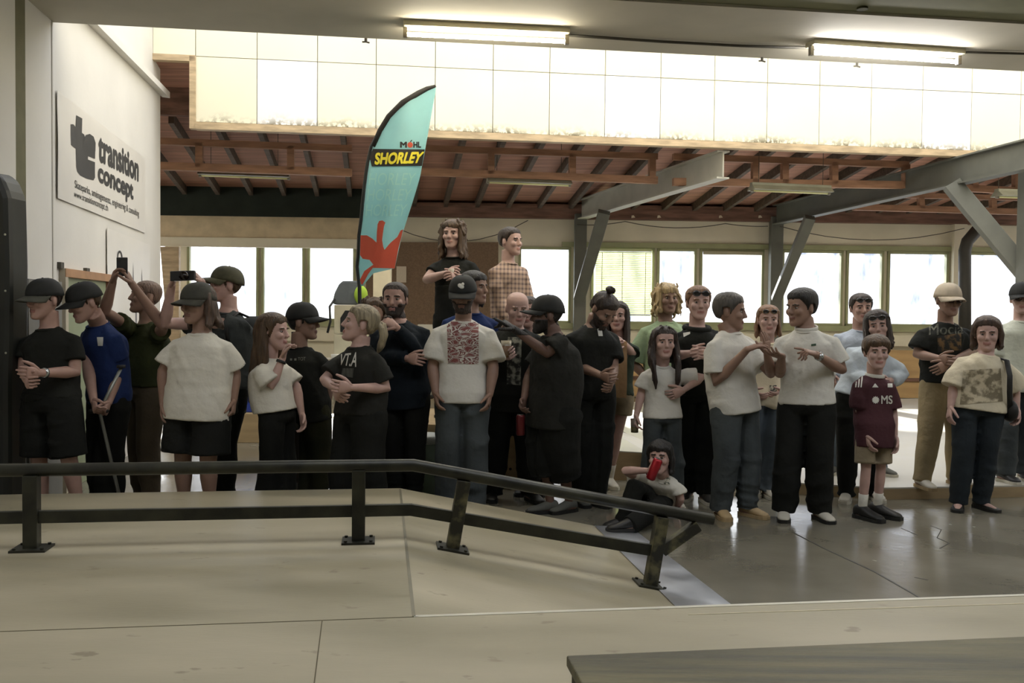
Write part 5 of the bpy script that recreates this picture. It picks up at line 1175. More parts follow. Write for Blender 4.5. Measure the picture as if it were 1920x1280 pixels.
m_clear = M('clear_plastic', 'd8d4c6', .15, .02); m_clear.node_tree.nodes['Principled BSDF'].inputs['Transmission Weight'].default_value = .85
child(MB().tube([gp - ZZ*.06, gp + ZZ*.07], [.032, .042], 20), 'cup', m_clear, root, smooth=True); child(MB().tube([gp - ZZ*.055, gp + ZZ*.03], [.030, .037], 20), 'beer', M('amber_beer', 'a86a34', .2, .05), root, smooth=True); child(MB().tube([gp + ZZ*.03, gp + ZZ*.05], [.037, .039], 20), 'foam', M('beer_foam', 'd8cdb4', .8, .05), root, smooth=True)
# 15
P = build_person(dict(label='person in black cap pointing left, black tee and long dark shorts', px=1036, d=7.0, head=(1026, 592), neck=(1040, 628), yaw=-66, hyaw=-84, hs=1.13, hair='black', skin='dark', w=1.15, ea=(992, 705, .12), a=(982, 750, -.02), ha=dict(curl=.8), eb=(1026, 662, -.20), b=(962, 616, -.26), hb=dict(curl=.9, point=1, pn=(0, .3, -1), th=(0, -1, .4)), feet=[(1032, .0), (1068, .05)], shb=(1052, 642, -.17)))
P.upper('t_shirt', c_blk2, 800, .66, gx=.045, gy=.045, slr=1.3, boxy=1.15); P.lower('shorts', c_pblk, 1.45, r0=.09, rk=.09, ra=.09); P.shoes(m_shoeg, m_rubb); P.hair_shell(.006, .06); P.cap(m_capb, m_capb, tilt=0, high=.008, droop=.008); P.beard(.004)
gp = P.hands['a']['grip']; gp = W(976, 797, gp.y-.02); root = empty('drink_can', gp - ZZ*.075, 'dark red can hanging from the hand of the pointing person', 'can'); m_can = M('red_can', '5a1c1e', .3, .06, metal=.4)
child(MB().tube([gp - ZZ*.075, gp - ZZ*.068, gp + ZZ*.066, gp + ZZ*.078], [.027, .033, .033, .027], 20), 'body', m_can, root, smooth=True); child(MB().cyl(gp + ZZ*.078, gp + ZZ*.081, .026, 20), 'lid', m_silver, root)
# 16
P = build_person(dict(label='person in plain black tee and trousers looking down at joined hands', px=1102, d=7.32, head=(1131, 580), hdy=-.10, neck=(1112, 612, -.02), yaw=28, hyaw=38, hpitch=40, hs=1.12, hair='dark', skin='tan', stature=1.76, w=1.12, sw=.195, ea=(1078, 684, -.06), a=(1128, 704, -.30), ha=dict(curl=.8), eb=(1150, 690, -.02), b=(1146, 718, -.24), hb=dict(curl=.8), feet=[(1086, .03), (1112, 0)]))
g = P.upper('t_shirt', c_blk, 745, .72, gx=.03, gy=.03, slr=1.15); P.lower('trousers', c_pblk, 2, r0=.05, rk=.06, ra=.06); P.shoes(m_shoeg, m_rubb); P.hair_shell(.012, .062)
P.locks([([(.0, .03, .10), (.0, .035, .14)], .034), ([(-.022, .035, .152), (.022, .035, .152)], .032), ([(.0, .015, .155), (.0, .055, .155)], .030)], name='topknot'); P.beard(.005)
P.patch(g, 'print', [(1118, 608), (1127, 606), (1130, 630), (1122, 630)], m_pw, n=5)
# 17
P = build_person(dict(label='person in dark green tee and beige shorts holding a paper bag', px=1150, d=8.0, head=(1158, 593), yaw=0, hyaw=-12, hs=1.06, hair='dark', skin='fair', w=.92, sw=.16, ea=(1138, 660, -.04), a=(1146, 646, -.24), eb=(1184, 662, .0), b=(1168, 642, -.22), hb=dict(curl=1.1), feet=[(1130, -.05), (1142, .1)], seed=55))
P.upper('t_shirt', c_dgreen, 740, .7, gx=.02, gy=.02, slr=1.1); P.lower('shorts', c_shortb, .42, r0=.035); P.shoes(m_shoew, m_rub); socks(P, m_sockw, .13); P.hair_shell(.016, .068, .0, -.08); P.longhair(.40, front=True, width=.022)
gp = P.hands['b']['grip']; bt = W(1166, 646, gp.y); root = empty('paper_bag', (bt.x-.02, gp.y, W(1160, 745, gp.y).z), 'brown paper bag held by the person in beige shorts', 'bag'); zb_ = W(1160, 745, gp.y).z; zt_ = W(1160, 640, gp.y).z
mb = MB(); pts = []
for z_, wx, wy in ((zb_, .062, .045), (zb_+.12, .065, .05), (zb_+.3, .064, .045), (zt_-.03, .062, .03), (zt_, .062, .018)):
    cx = W(1160, 690, gp.y).x; pts.append([Vector((cx-wx, gp.y-wy, z_)), Vector((cx, gp.y-wy*.9, z_+.004)), Vector((cx+wx, gp.y-wy, z_)), Vector((cx+wx, gp.y+wy, z_)), Vector((cx, gp.y+wy*.9, z_)), Vector((cx-wx, gp.y+wy, z_))])
mb.rings(pts); child(mb, 'bag', M('kraft_paper', 'a8855e', .8, .1, 8, .2), root)
# 18
P = build_person(dict(label='person in pale green tee standing behind the black hoodie', px=1246, d=8.35, head=(1250, 560), yaw=8, hyaw=14, hs=1.14, hair='blond', skin='tan', w=1.05, seed=91, a=(1222, 720, -.05), b=(1280, 720, -.05)))
P.upper('t_shirt', c_mint, 745, .9, gx=.03, gy=.03, slr=1.15); P.lower('trousers', c_jean, 2); P.shoes(m_shoeb, m_rubb); P.hair_shell(.02, .045); P.longhair(.11, front=True, width=.020, wave=.006); P.curls(60, r=.012, zlo=-.12)
# 19
P = build_person(dict(label='person in black hoodie with sunglasses pushed up on the head', px=1302, d=7.5, head=(1309, 568), yaw=4, hyaw=2, hs=1.14, hair='ginger', skin='fair', w=1.08, sw=.185, ea=(1262, 668, -.06), a=(1296, 662, -.27), ha=dict(curl=.6), eb=(1350, 668, -.06), b=(1322, 664, -.28), hb=dict(curl=.7), feet=[(1290, .12), (1322, 0)], fyaw=[-25, 8]))
g = P.upper('hoodie', c_blk, 742, 1.35, gx=.028, gy=.028, slr=1.1); P.lower('trousers', c_pblk, 2, r0=.03, rk=.035, ra=.04); P.shoes(m_shoeb, m_rub); P.hair_shell(.014, .062); P.glasses(True)
mb = MB(); n = 20; mb.tube([P.nb + P.up*.0 + P.ldir*(.095*math.cos(2*math.pi*i/n)) - P.fdir*(.09*math.sin(2*math.pi*i/n) - .0) + P.up*(.022*math.sin(2*math.pi*i/n)) for i in range(n+2)], .026, 10); m_ = remesh(mb, .009); mkobj('hood', m_, c_blk, P.root)
P.patch(g, 'emblem', [(1281, 624), (1294, 622), (1294, 626), (1282, 632)], m_pw, n=5)
P = build_person(dict(label='person in white tee with a hand on the hip, holding a glass', px=1240, d=7.25, head=(1244, 642), yaw=4, hyaw=6, hs=1.04, hair='dark', skin='fair', w=.88, sw=.165, stature=1.40, ea=(1203, 735, .02), a=(1193, 780, -.05), ha=dict(curl=1.0), eb=(1317, 707, .03), b=(1280, 732, -.09), hb=dict(dir=(-.9, -.2, -.35), curl=.4), feet=[(1218, .0), (1262, .05)], seed=44))
P.upper('t_shirt', c_wht, 784, .75, gx=.03, gy=.03, slr=1.2); P.lower('trousers', c_jean2, 2, r0=.035, rk=.05, ra=.06); P.shoes(m_shoew, m_rub); P.hair_shell(.014, .066, 0, -.08)
hs_ = 1.04; P.locks([([(s*.03, -.05, .112), (s*.068, -.045, .07), (s*.088, -.03, .0), (s*.095, -.045, -.09), (s*.092, -.085, -.17), (s*.085, -.10, -.27), (s*.08, -.09, -.34)], .026) for s in (-1, 1)] + [([(s*.02, .0, .115), (s*.075, .02, .06), (s*.095, .03, -.03), (s*.10, -.02, -.14), (s*.095, -.07, -.24)], .024) for s in (-1, 1)] + [([(x, .08, .08), (x*1.1, .115, 0), (x, .11, -.16)], .03) for x in (-.05, 0, .05)], name='long_hair')
gp = P.hands['a']['grip']; gp = W(1190, 797, gp.y); root = empty('drink_glass', gp - ZZ*.05, 'glass with a little yellow drink held low by the person with hand on hip', 'glass')
child(MB().tube([gp - ZZ*.055, gp + ZZ*.05], [.028, .033], 18), 'glass', m_clear, root, smooth=True); child(MB().tube([gp - ZZ*.05, gp - ZZ*.012], [.026, .029], 18), 'drink', M('yellow_drink', 'b7a24a', .2, .05), root, smooth=True)
# 21 seated boy
fz0 = W(1230, 975, 6.85)
P = build_person(dict(label='person sitting on the floor drinking from a red can', px=1240, d=6.82, head=(1238, 858), hpitch=-6, yaw=-8, hyaw=-22, hs=1.02, hair='black', skin='fair', w=.80, sw=.165, stature=1.28, hipz=.13, neck=(1243, 893, .02), pdy=.12, seated=True, knees=[(1192, 912, -.22), (1216, 962, -.30)], feet=[(1170, 972, -.20), (1180, 978, -.42)], fyaw=[-70, -80], ea=(1172, 882, -.10), a=(1218, 882, -.16), ha=dict(dir=(.75, -.1, .35), pn=(.3, 0.4, .7), curl=.9), eb=(1276, 935, .03), b=(1270, 950, .10), hb=dict(dir=(-.1, -.5, -.6), curl=.2), seed=17))
g = P.upper('t_shirt', c_wht2, 955, .62, gx=.025, gy=.028, slr=1.15); P.lower('trousers', c_pblk, 2, r0=.03, rk=.04, ra=.04, waist=.06); P.shoes(m_shoeb, m_rubb); P.hair_shell(.02, .045, -.02, -.08); P.longhair(.10, front=False, width=.02)
P.patch(g, 'print', [(1244, 895), (1256, 895), (1256, 908), (1244, 908)], faintprint('small_green_print', 'c8c2b0', '50584a', 60), n=5)
gp = W(1227, 879, 6.62); mo = Vector((.35, -.1, .93)).normalized(); root = empty('drink_can', gp, 'bright red can the sitting person drinks from', 'can'); m_can2 = M('bright_red_can', 'a3202a', .3, .06, metal=.4)
child(MB().tube([gp - mo*.08, gp - mo*.072, gp + mo*.066, gp + mo*.08], [.027, .034, .034, .026], 20), 'body', m_can2, root, smooth=True); child(MB().cyl(gp + mo*.08, gp + mo*.083, .025, 20), 'lid', m_silver, root); child(MB().cyl(gp - mo*.083, gp - mo*.08, .026, 20), 'base', m_silver, root)
# 22
P = build_person(dict(label='person in white tee and jeans clapping, looking right', px=1374, d=6.98, head=(1368, 584), neck=(1366, 622), yaw=38, hyaw=70, hpitch=4, hs=1.14, hair='grey', skin='tan', w=1.08, sw=.195, ea=(1343, 716, -.14), a=(1401, 655, -.30), ha=dict(dir=(.85, -.1, .35), pn=(.1, .2, -1), th=(0, .4, 1), curl=.25), eb=(1446, 700, -.06), b=(1438, 662, -.28), hb=dict(dir=(-.05, -.1, 1), pn=(-.5, .5, 0), curl=.2), feet=[(1352, -.05), (1402, .0)], fyaw=[5, 40]))
P.upper('t_shirt', c_wht, 772, .75, gx=.035, gy=.035, slr=1.22, boxy=1.06); P.lower('trousers', c_jeanl if False else c_jean2, 2, r0=.04, rk=.04, ra=.045); P.shoes(m_shoet, m_shoet); P.hair_shell(.02, .062, -.005, -.075, noise=.007)
# 23
P = build_person(dict(label='person in cream tee, sunglasses on head, between the clapping and polo wearers', px=1434, d=7.82, head=(1440, 600), yaw=-4, hyaw=-6, hs=1.06, hair='ginger', skin='fair', w=.98, sw=.17, bust=1, a=(1412, 735, -.1), b=(1462, 735, -.1), feet=[(1418, 0), (1440, -.1)]))
g = P.upper('t_shirt', c_cream, 760, .8, gx=.03, gy=.03); P.lower('trousers', c_jeanl, 2, r0=.03, rk=.035, ra=.04); P.shoes(m_shoew, m_rub); P.hair_shell(.012, .07, 0, -.08); P.longhair(.14, width=.018); P.glasses(True, mat=M('tortoise_frame', '7a5a34', .3, .2))
P.patch(g, 'print', [(1443, 722), (1456, 722), (1456, 742), (1443, 742)], faintprint('dark_badge_print', '3a3a38', 'b0aa98', 60), n=4)
# 24
P = build_person(dict(label='person in white polo shirt gesturing with a raised finger', px=1510, d=6.9, head=(1503, 577), neck=(1512, 618), yaw=-24, hyaw=-62, hpitch=4, hs=1.13, hair='black', skin='tan', w=1.06, sw=.19, ea=(1462, 700, .0), a=(1466, 668, -.28), ha=dict(dir=(-.4, -.3, .1), pn=(0, .2, 1), th=(0, 1, 0), curl=.3), eb=(1578, 694, -.08), b=(1530, 664, -.33), hb=dict(dir=(-.9, -.2, .25), pn=(-.1, .3, -1), th=(0, -.2, 1), curl=1.0, point=1), feet=[(1470, 0), (1538, -.02)], fyaw=[-15, 10]))
g = P.upper('polo_shirt', c_wht, 756, .72, gx=.03, gy=.03, slr=1.12); P.lower('trousers', c_pblk, 2, r0=.04, rk=.045, ra=.05); P.shoes(m_shoew, m_rubb); P.hair_shell(.016, .064, -.002, -.065, top_extra=.006); P.watch('b', m_silver, .045)
mb = MB(); n = 24; mb.tube([P.nb + P.ldir*(.076*math.cos(2*math.pi*i/n)) - P.fdir*(.078*math.sin(2*math.pi*i/n) - .006) + P.up*(.016*math.sin(2*math.pi*i/n) + .008) for i in range(n+2)], .017, 8, squash=(.5, 1.2)); mkobj('polo_collar', mb.mesh('c'), c_wht, P.root)
P.patch(g, 'emblem', [(1521, 645), (1530, 644), (1530, 648), (1521, 649)], M('green_emblem', '2f4a34', .7, .1), n=3)
# 25
P = build_person(dict(label='person in pale blue shirt with sunglasses on head behind the loose pale shirt', px=1598, d=8.35, z0=PZ, head=(1614, 578), yaw=-4, hyaw=-4, hs=1.10, hair='dark', skin='light', w=1.0, ea=(1570, 680, .0), a=(1566, 708, -.1), ha=dict(curl=1.0), feet=[(1566, -.02), (1648, -.05)], fyaw=[-40, 30]))
P.upper('shirt', c_pblue, 740, 1.9, gx=.026, gy=.026); P.lower('trousers', c_jeanl, 2, r0=.03, rk=.035, ra=.035); P.shoes(m_shoeg, m_rub); P.hair_shell(.014, .068, 0, -.06); P.glasses(True)
# 26
P = build_person(dict(label='person in loose pale shirt, sunglasses on head, behind the maroon jersey', px=1606, d=7.55, head=(1645, 612), neck=(1642, 652, .02), yaw=-14, hyaw=-18, hroll=-6, hs=1.08, hair='dark', skin='fair', w=1.0, sw=.18, bust=1, stature=1.62, ea=(1602, 706, -.02), a=(1640, 722, -.2), eb=(1688, 704, .02), b=(1665, 716, -.16), feet=[(1588, .05), (1640, .12)], seed=29))
P.upper('shirt', c_sky, 748, 1.75, gx=.04, gy=.035, slr=1.35); P.lower('trousers', c_pblk, 2, r0=.03, rk=.035, ra=.035); P.shoes(m_shoew, m_rub); P.hair_shell(.02, .062, 0, -.08); P.longhair(.17, front=True, width=.024, wave=.01); P.glasses(True)
# 27
P = build_person(dict(label='person in maroon football jersey and beige shorts', px=1636, d=6.95, head=(1643, 660), yaw=8, hyaw=-6, hpitch=2, hs=1.04, foot=1.15, hair='brown', skin='fair', w=.86, sw=.165, stature=1.36, ea=(1612, 772, .0), a=(1624, 818, -.08), eb=(1674, 772, .04), b=(1678, 820, -.01), feet=[(1618, -.03), (1646, .05)], fyaw=[28, 40]))
g = P.upper('jersey', c_maroon, 838, .85, gx=.035, gy=.032, slr=1.2); P.lower('shorts', c_shortb, .86, r0=.028); P.shoes(m_shoeb, m_rubb); socks(P, m_sockw, .12); P.hair_shell(.02, .045, -.01, -.07)
for dx in (0, 5, 10):
    P.patch(g, 'stripe', [(1607+dx*1.0, 696), (1609+dx*1.0, 695), (1606+dx, 726), (1603.5+dx, 726)], m_pw, n=6); P.patch(g, 'stripe', [(1658+dx*.8, 692+dx*.5), (1661+dx*.8, 692+dx*.5), (1672+dx*.4, 704+dx*.7), (1670+dx*.4, 706+dx*.7)], m_pw, n=6)
P.patch(g, 'emblem', [(1640, 719), (1641, 719), (1647, 726), (1635, 726)], m_pw, n=4); P.patch(g, 'badge', [(1664, 719), (1673, 719), (1673, 726), (1664, 726)], m_pw, n=3)
P.ptext(g, 'MS', [(1652, 741), (1673, 741), (1673, 757), (1652, 757)], m_pw, .02)
sun = [(.5+.5*(1 if i % 2 == 0 else .72)*math.cos(math.pi*i/12), .5+.5*(1 if i % 2 == 0 else .72)*math.sin(math.pi*i/12)) for i in range(24)]
P.patch(g, 'emblem', [(1634, 742), (1649, 742), (1649, 757), (1634, 757)], m_pw, vf=poly2d(sun))
mb = MB(); n = 20; mb.tube([P.nb + P.ldir*(.064*math.cos(2*math.pi*i/n)) - P.fdir*(.066*math.sin(2*math.pi*i/n) - .004) + P.up*(.012*math.sin(2*math.pi*i/n) + .006) for i in range(n+2)], .013, 8, squash=(.5, 1.2)); mkobj('polo_collar', mb.mesh('c'), m_pw, P.root)
# 28
P = build_person(dict(label='person in cream cap, black printed tee and khaki trousers, wrists crossed', px=1768, d=7.75, z0=PZ, head=(1777, 563), yaw=2, hyaw=6, hpitch=2, hs=1.10, hair='dark', skin='tan', w=1.06, sw=.20, ea=(1720, 664, .0), a=(1762, 672, -.26), ha=dict(curl=.3), eb=(1832, 656, .02), b=(1776, 682, -.30), hb=dict(dir=(-.8, -.2, -.45), curl=.5), feet=[(1728, -.08), (1790, .1)], fyaw=[8, 18]))
g = P.upper('t_shirt', c_blk, 718, .72, gx=.03, gy=.03, slr=1.2); P.lower('trousers', c_sand, 2, r0=.04, rk=.035, ra=.03, crumple=False); P.shoes(m_shoew, m_shoet); P.hair_shell(.008, .06); P.cap(m_capw, m_capw, tilt=3); P.glasses(False, False)
P.ptext(g, 'Mocia', [(1742, 608), (1806, 606), (1806, 626), (1742, 628)], faintprint('faded_letter_print', '38382e', '5c5c4c', 30), .01); P.patch(g, 'print', [(1758, 630), (1802, 624), (1802, 656), (1758, 660)], faintprint('amber_figure_print', '1d1c17', '6b5230', 22), n=10)
# 30
P = build_person(dict(label='person in dark cap and glasses with light tee at the right edge', px=1902, d=8.15, z0=PZ, head=(1916, 560), yaw=-10, hyaw=-24, hs=1.10, hair='dark', skin='fair', w=1.04, a=(1872, 735, -.03), b=(1936, 735, -.03), feet=[(1882, -.15), (1918, 0)], fyaw=[10, -15]))
P.upper('t_shirt', c_mint if False else cloth('pale_grey_green_cotton', 'bcbfb0', .05), 735, .8, gx=.035, gy=.035, slr=1.2); P.lower('trousers', c_jean2, 2, r0=.04, rk=.045, ra=.05); P.shoes(m_shoeb, m_rub); P.hair_shell(.008, .06); P.cap(m_capb, m_capb, tilt=3); P.glasses(False, False)
# 29
P = build_person(dict(label='person in cream printed blouse and dark jeans with a crossbody strap', px=1830, d=7.30, head=(1851, 626), neck=(1848, 664), yaw=-6, hyaw=-26, hpitch=4, hs=1.08, hair='chestnut', skin='fair', w=1.08, sw=.18, bust=1, stature=1.58, ea=(1788, 728, .0), a=(1782, 764, -.05), eb=(1902, 728, .02), b=(1906, 768, -.03), feet=[(1798, 0), (1840, .03)], fyaw=[-28, 18], seed=61))
g = P.upper('blouse', c_cream, 768, .95, gx=.04, gy=.035, slr=1.45, boxy=1.1); P.lower('trousers', c_tealj, 2, r0=.03, rk=.03, ra=.035); P.shoes(m_shoeb, m_rubb, 'flat_shoe', flat=.62); P.hair_shell(.024, .064, -.03, -.09); P.longhair(.105, front=False, width=.024, bulk=.008)
P.patch(g, 'print', [(1806, 694), (1876, 690), (1880, 752), (1800, 758)], faintprint('floral_print', '7a705a', 'c4b89c', 18), n=20)
P.band(0, 0, [P.sp_l(.97) + P.ldir*.09 - P.fdir*.03, P.sp_l(.93) + P.ldir*.12 + P.fdir*.11, P.sp_l(.66) + P.ldir*.125 + P.fdir*.20, P.sp_l(.35) + P.ldir*.15 + P.fdir*.18, P.sp_l(.05) + P.ldir*.21 + P.fdir*.08], .022, m_rubb, 'bag_strap')
mb = MB(); mb.ell(P.sp_l(.0) + P.ldir*.23 + P.fdir*.02, (.05, .10, .09), None, 16, 10); mkobj('shoulder_bag', mb.mesh('b'), m_rubb, P.root)
# ================================================================== FLAG, BAR CLUTTER, SMALL THINGS
def flagcloth(name, col, t=.5):
    m = M(name, col, .8, .05, 6); nt = m.node_tree; N = nt.nodes; L = nt.links; b = N['Principled BSDF']; out = [n for n in N if n.type == 'OUTPUT_MATERIAL'][0]
    tr = N.new('ShaderNodeBsdfTranslucent'); tr.inputs[0].default_value = (*lin(col), 1); mx = N.new('ShaderNodeMixShader'); mx.inputs[0].default_value = t
    L.new(b.outputs[0], mx.inputs[1]); L.new(tr.outputs[0], mx.inputs[2]); L.new(mx.outputs[0], out.inputs[0]); return m
FD = 8.15
def fdep(x, y): return FD + .035*math.sin(x/13+y/70) + .025*math.sin(y/40+x/50)
def FP(x, y, o=0.0): return W(x, y, fdep(x, y) - o*2.2)
Lb = [(817, 161), (801, 166), (784.6, 174.4), (755, 192.5), (729, 218.7), (712.5, 245), (699.3, 274.4), (692.8, 304), (689, 328), (686, 353), (683, 382), (680.3, 412), (676.4, 441.6), (674.8, 481), (673, 500), (675, 520), (677, 537)]
Rb = [(817.5, 163), (817, 168), (816.7, 172.8), (812, 198), (808, 220), (803, 248), (797.7, 277.7), (792, 308), (788, 330), (781, 355), (773, 381), (763, 412), (754, 440), (744, 485), (740, 503), (700, 512), (683, 533)]
root = empty('feather_flag', W(687, 700, FD), 'teal and red feather flag reading SHORLEY on a bent pole', 'flag'); root.location.z = 0
n = 26; vs = []; fs = []
def fine(Q, k=4): return [((1-t/k)*a[0]+t/k*b[0], (1-t/k)*a[1]+t/k*b[1]) for a, b in zip(Q[:-1], Q[1:]) for t in range(k)] + [Q[-1]]
FL, FR = fine(Lb), fine(Rb)
for l, r in zip(FL, FR):
    for i in range(n+1): t = i/n; vs.append(FP(l[0]+(r[0]-l[0])*t, l[1]+(r[1]-l[1])*t))
for j in range(len(FL)-1):
    for i in range(n): fs.append((j*(n+1)+i, j*(n+1)+i+1, (j+1)*(n+1)+i+1, (j+1)*(n+1)+i))
fl_ = child(MB().add(vs, fs), 'flag_cloth', flagcloth('teal_flag_cloth', 'b4e0e2'), root, smooth=True)
fl_.modifiers.new('t', 'SOLIDIFY').thickness = .002
m_fred = flagcloth('red_flag_print', 'f87058', .5); m_fblk = M('black_flag_print', '1f1c19', .7, .05); m_fyel = M('yellow_flag_print', 'e6d83a', .7, .03); m_fghost = flagcloth('pale_teal_print', 'c8ebe6')
pxp = 1.0/100
def flagmap(vf, off, maxlen=6):
    vs, fs = subdiv2d(([(x*pxp, y*pxp) for x, y in vf[0]], vf[1]), maxlen*pxp); return MB().add([FP(x/pxp, y/pxp, off) for x, y in vs], fs)
def fprint(mbx, nm, mt): o = mbx.obj(nm, mt); o.parent = fl_; return o
def ftext(s, q, bold, mt, off, sh=0, nm='lettering'):
    vs, f = fit2d(text2d(s, bold, sh), 0, 0, 1, 1)
    mp = [((q[3][0]*(1-x)+q[2][0]*x)*(1-y) + (q[0][0]*(1-x)+q[1][0]*x)*y, (q[3][1]*(1-x)+q[2][1]*x)*(1-y) + (q[0][1]*(1-x)+q[1][1]*x)*y) for x, y in vs]
    fprint(flagmap((mp, f), off), nm, mt)
fprint(flagmap(poly2d([(676.2, 441), (688, 441), (698, 447), (706, 454.5), (706.5, 436), (708, 420), (711, 414), (717, 413), (722.5, 417), (720, 424), (718, 437), (716.5, 450), (718.5, 462), (721, 468), (732, 455), (745, 444), (751, 432), (756, 430), (747, 466), (740, 503), (699, 502), (690, 514), (680, 533), (677, 533), (675, 524), (683, 508), (700, 496), (693, 487), (680, 485), (675, 478)]), .003), 'red_splash', m_fred)
fprint(flagmap(poly2d([(699, 279), (796.5, 280), (791, 311), (697, 312), (693, 296)]), .004), 'black_band', m_fblk)
ftext('SHORLEY', [(704, 286), (796, 284), (787, 306), (702, 309)], .045, m_fyel, .007)
ftext('M', [(750, 265.5), (763, 265.5), (763, 277), (750, 277)], .05, m_fblk, .004); ftext('HL', [(775, 265.5), (789.5, 265.5), (789.5, 277), (775, 277)], .05, m_fblk, .004)
fprint(flagmap(poly2d([(769 + 5.2*math.cos(a*.4), 271.5 + 5.4*math.sin(a*.4)) for a in range(16)]), .004), 'apple', m_fred)
fprint(flagmap(poly2d([(768.4, 266), (771, 262.5), (773, 262), (772, 264.5), (769.6, 266.5)]), .005), 'apple_stalk', m_fblk)
for (y0, y1, x0, x1) in ((324, 347, 693, 781), (354, 376, 690, 773), (383, 405, 687, 764)): ftext('HORLEY', [(x0, y0), (x1, y0), (x1-6, y1), (x0-2, y1)], .0, m_fghost, .003)
# sleeve and pole
sl = [FP(x, y, -.0) for x, y in Lb[:7]]
child(MB().tube(sl, [.012, .02, .024, .026, .026, .024, .02], 8, squash=(1, 1)), 'sleeve', m_fblk, root, smooth=True)
bp = [FP(x-3, y, -.03) for x, y in Lb[5:]] ; bp[0] = FP(712, 246, -.02)
b0_ = Vector(bp[-1]); child(MB().tube(bp + [Vector((b0_.x+.03, b0_.y, .3)), Vector((b0_.x+.04, b0_.y, .05))], .018, 8), 'pole', M('black_pole', '22211e', .5, .1), root, smooth=True)
fb = Vector((b0_.x+.04, b0_.y, 0)); mb = MB(); mb.box(fb + ZZ*.02, (Vector((1, 0, 0)), Vector((0, 1, 0)), ZZ), (.2, .03, .02)); mb.box(fb + ZZ*.0201, (Vector((1, 0, 0)), Vector((0, 1, 0)), ZZ), (.03, .2, .0199)); mb.cyl(fb + ZZ*.03, fb + ZZ*.1, .03, 12); child(mb, 'cross_foot', m_fblk, root)
# --- bench with blue cooler box
def bx(px0, py0, px1, py1, d, dep): 
    a = W(px0, py0, d); b = W(px1, py1, d); return (a.x, d, b.z), (b.x, d+dep, a.z)
lo, hi = bx(395, 776, 575, 776, 10.6, .7); hi = (hi[0], hi[1], lo[2]); lo = (lo[0], lo[1], 0)
bench = MB().abox(lo, hi).obj('plywood_bench', m_ply, bevel=.005); tag(rebase(bench, lo), 'plywood bench carrying the blue cooler box', 'bench')
lo2, hi2 = bx(405, 718, 480, 776, 10.7, .4); lo2 = (lo2[0], lo2[1], hi[2]+.001)
ck = MB().abox(lo2, hi2).obj('cooler_box', M('deep_blue_plastic', '2b3f93', .4, .08), bevel=.012); tag(rebase(ck, lo2), 'blue cooler box lettered Red Bull behind the white tee', 'cooler')
def otext(parent, s, x0, y0, x1, y1, d, mt, bold=.03, nm='lettering'):
    vs, f = fit2d(text2d(s, bold), 0, 0, 1, 1); a = W(x0, y0, d); b = W(x1, y1, d)
    o = MB().add([Vector((a.x+(b.x-a.x)*x, d, b.z+(a.z-b.z)*y)) for x, y in vs], f).obj(nm, mt); o.parent = parent; o.matrix_parent_inverse = Matrix.Translation(-parent.location); return o
otext(ck, 'Red Bull', 411, 752, 459, 766, 10.695, m_pw, .07, 'lettering_edge'); otext(ck, 'Red Bull', 411.5, 752.6, 458.5, 765.4, 10.690, M('signal_red', 'b8323a', .5, .05), .02)
a = W(445, 748, 10.69)
def bull(mir, cx):
    pts = [(0, 0), (.02, .035), (.05, .05), (.09, .045), (.11, .06), (.115, .03), (.10, .01), (.105, -.03), (.085, -.03), (.08, 0), (.04, .0), (.02, -.03), (.005, -.03)]
    vs, f = poly2d(pts); return MB().add([Vector((cx + mir*x*.75, 10.69, a.z + y*.75 + .03)) for x, y in vs], f)
o = bull(1, W(437, 748, 10.69).x).obj('emblem', M('signal_red', 'b8323a')); o.parent = ck; o.matrix_parent_inverse = Matrix.Translation(-ck.location)
# --- table with food, cabinet, backpack
root = empty('folding_table', W(600, 760, 9.5), 'table with a pale teal top between the black cap and the clasped hands', 'table'); root.location.z = 0
ta = W(575, 684, 9.3); tb = W(690, 684, 9.3); tz = ta.z
child(MB().abox((ta.x, 9.3, tz-.03), (tb.x, 9.95, tz)), 'table_top', M('pale_teal_top', '8fa3a0', .5, .05), root, bevel=.004)
for x in (ta.x+.04, tb.x-.04):
    for y in (9.36, 9.9): child(MB().cyl((x, y, 0), (x, y, tz-.03), .018, 10), 'leg', m_steel, root)
for i, (px, r, h, c, lb) in enumerate(((606, .05, .05, 'c9c4b8', 'small pale bowl on the teal table, leftmost'), (620, .06, .06, 'b6ab98', 'beige bowl on the teal table'), (634, .075, .10, 'd6d3cb', 'white round bowl on the teal table, nearest the cabinet'))):
    c_ = W(px, 680, 9.5); c_.z = tz; mb = MB(); mb.tube([c_ + ZZ*.001, c_ + ZZ*h*.5, c_ + ZZ*h], [r*.6, r*.9, r], 16); tag(rebase(mb.obj('bowl', M('bowl_'+c, c, .4, .06), smooth=True), c_), lb, 'bowl')
ca = W(626, 700, 10.0); cb_ = W(700, 572, 10.0)
root = empty('speaker_cabinet', (ca.x+.1, 10.0, 0), 'pale box cabinet with a dark opening under the grey backpack', 'cabinet'); m_cabn = M('pale_cabinet', 'c4baa2', .6, .08)
zmid = W(640, 626, 10.0).z
child(MB().abox((ca.x, 10.0, 0), (cb_.x, 10.4, zmid-.005)), 'lower_box', m_cabn, root, bevel=.004); child(MB().abox((ca.x, 10.0, zmid+.005), (cb_.x-.05, 10.4, cb_.z)), 'upper_box', m_cabn, root, bevel=.004)
o1 = W(638, 622, 9.99); o2 = W(660, 582, 9.99); mb = MB(); mb.prism([Vector((o1.x, 9.992, o1.z)), Vector((o2.x, 9.992, o1.z)), Vector((o2.x, 9.992, o2.z)), Vector((o1.x+.05, 9.992, o2.z)), Vector((o1.x, 9.992, o2.z-.08))], Vector((0, .007, 0))); child(mb, 'opening', m_rubb, root)
c_ = W(655, 550, 10.15); rr = W(640, 527, 10.15); mb = MB(); H_ = (rr.z - cb_.z)
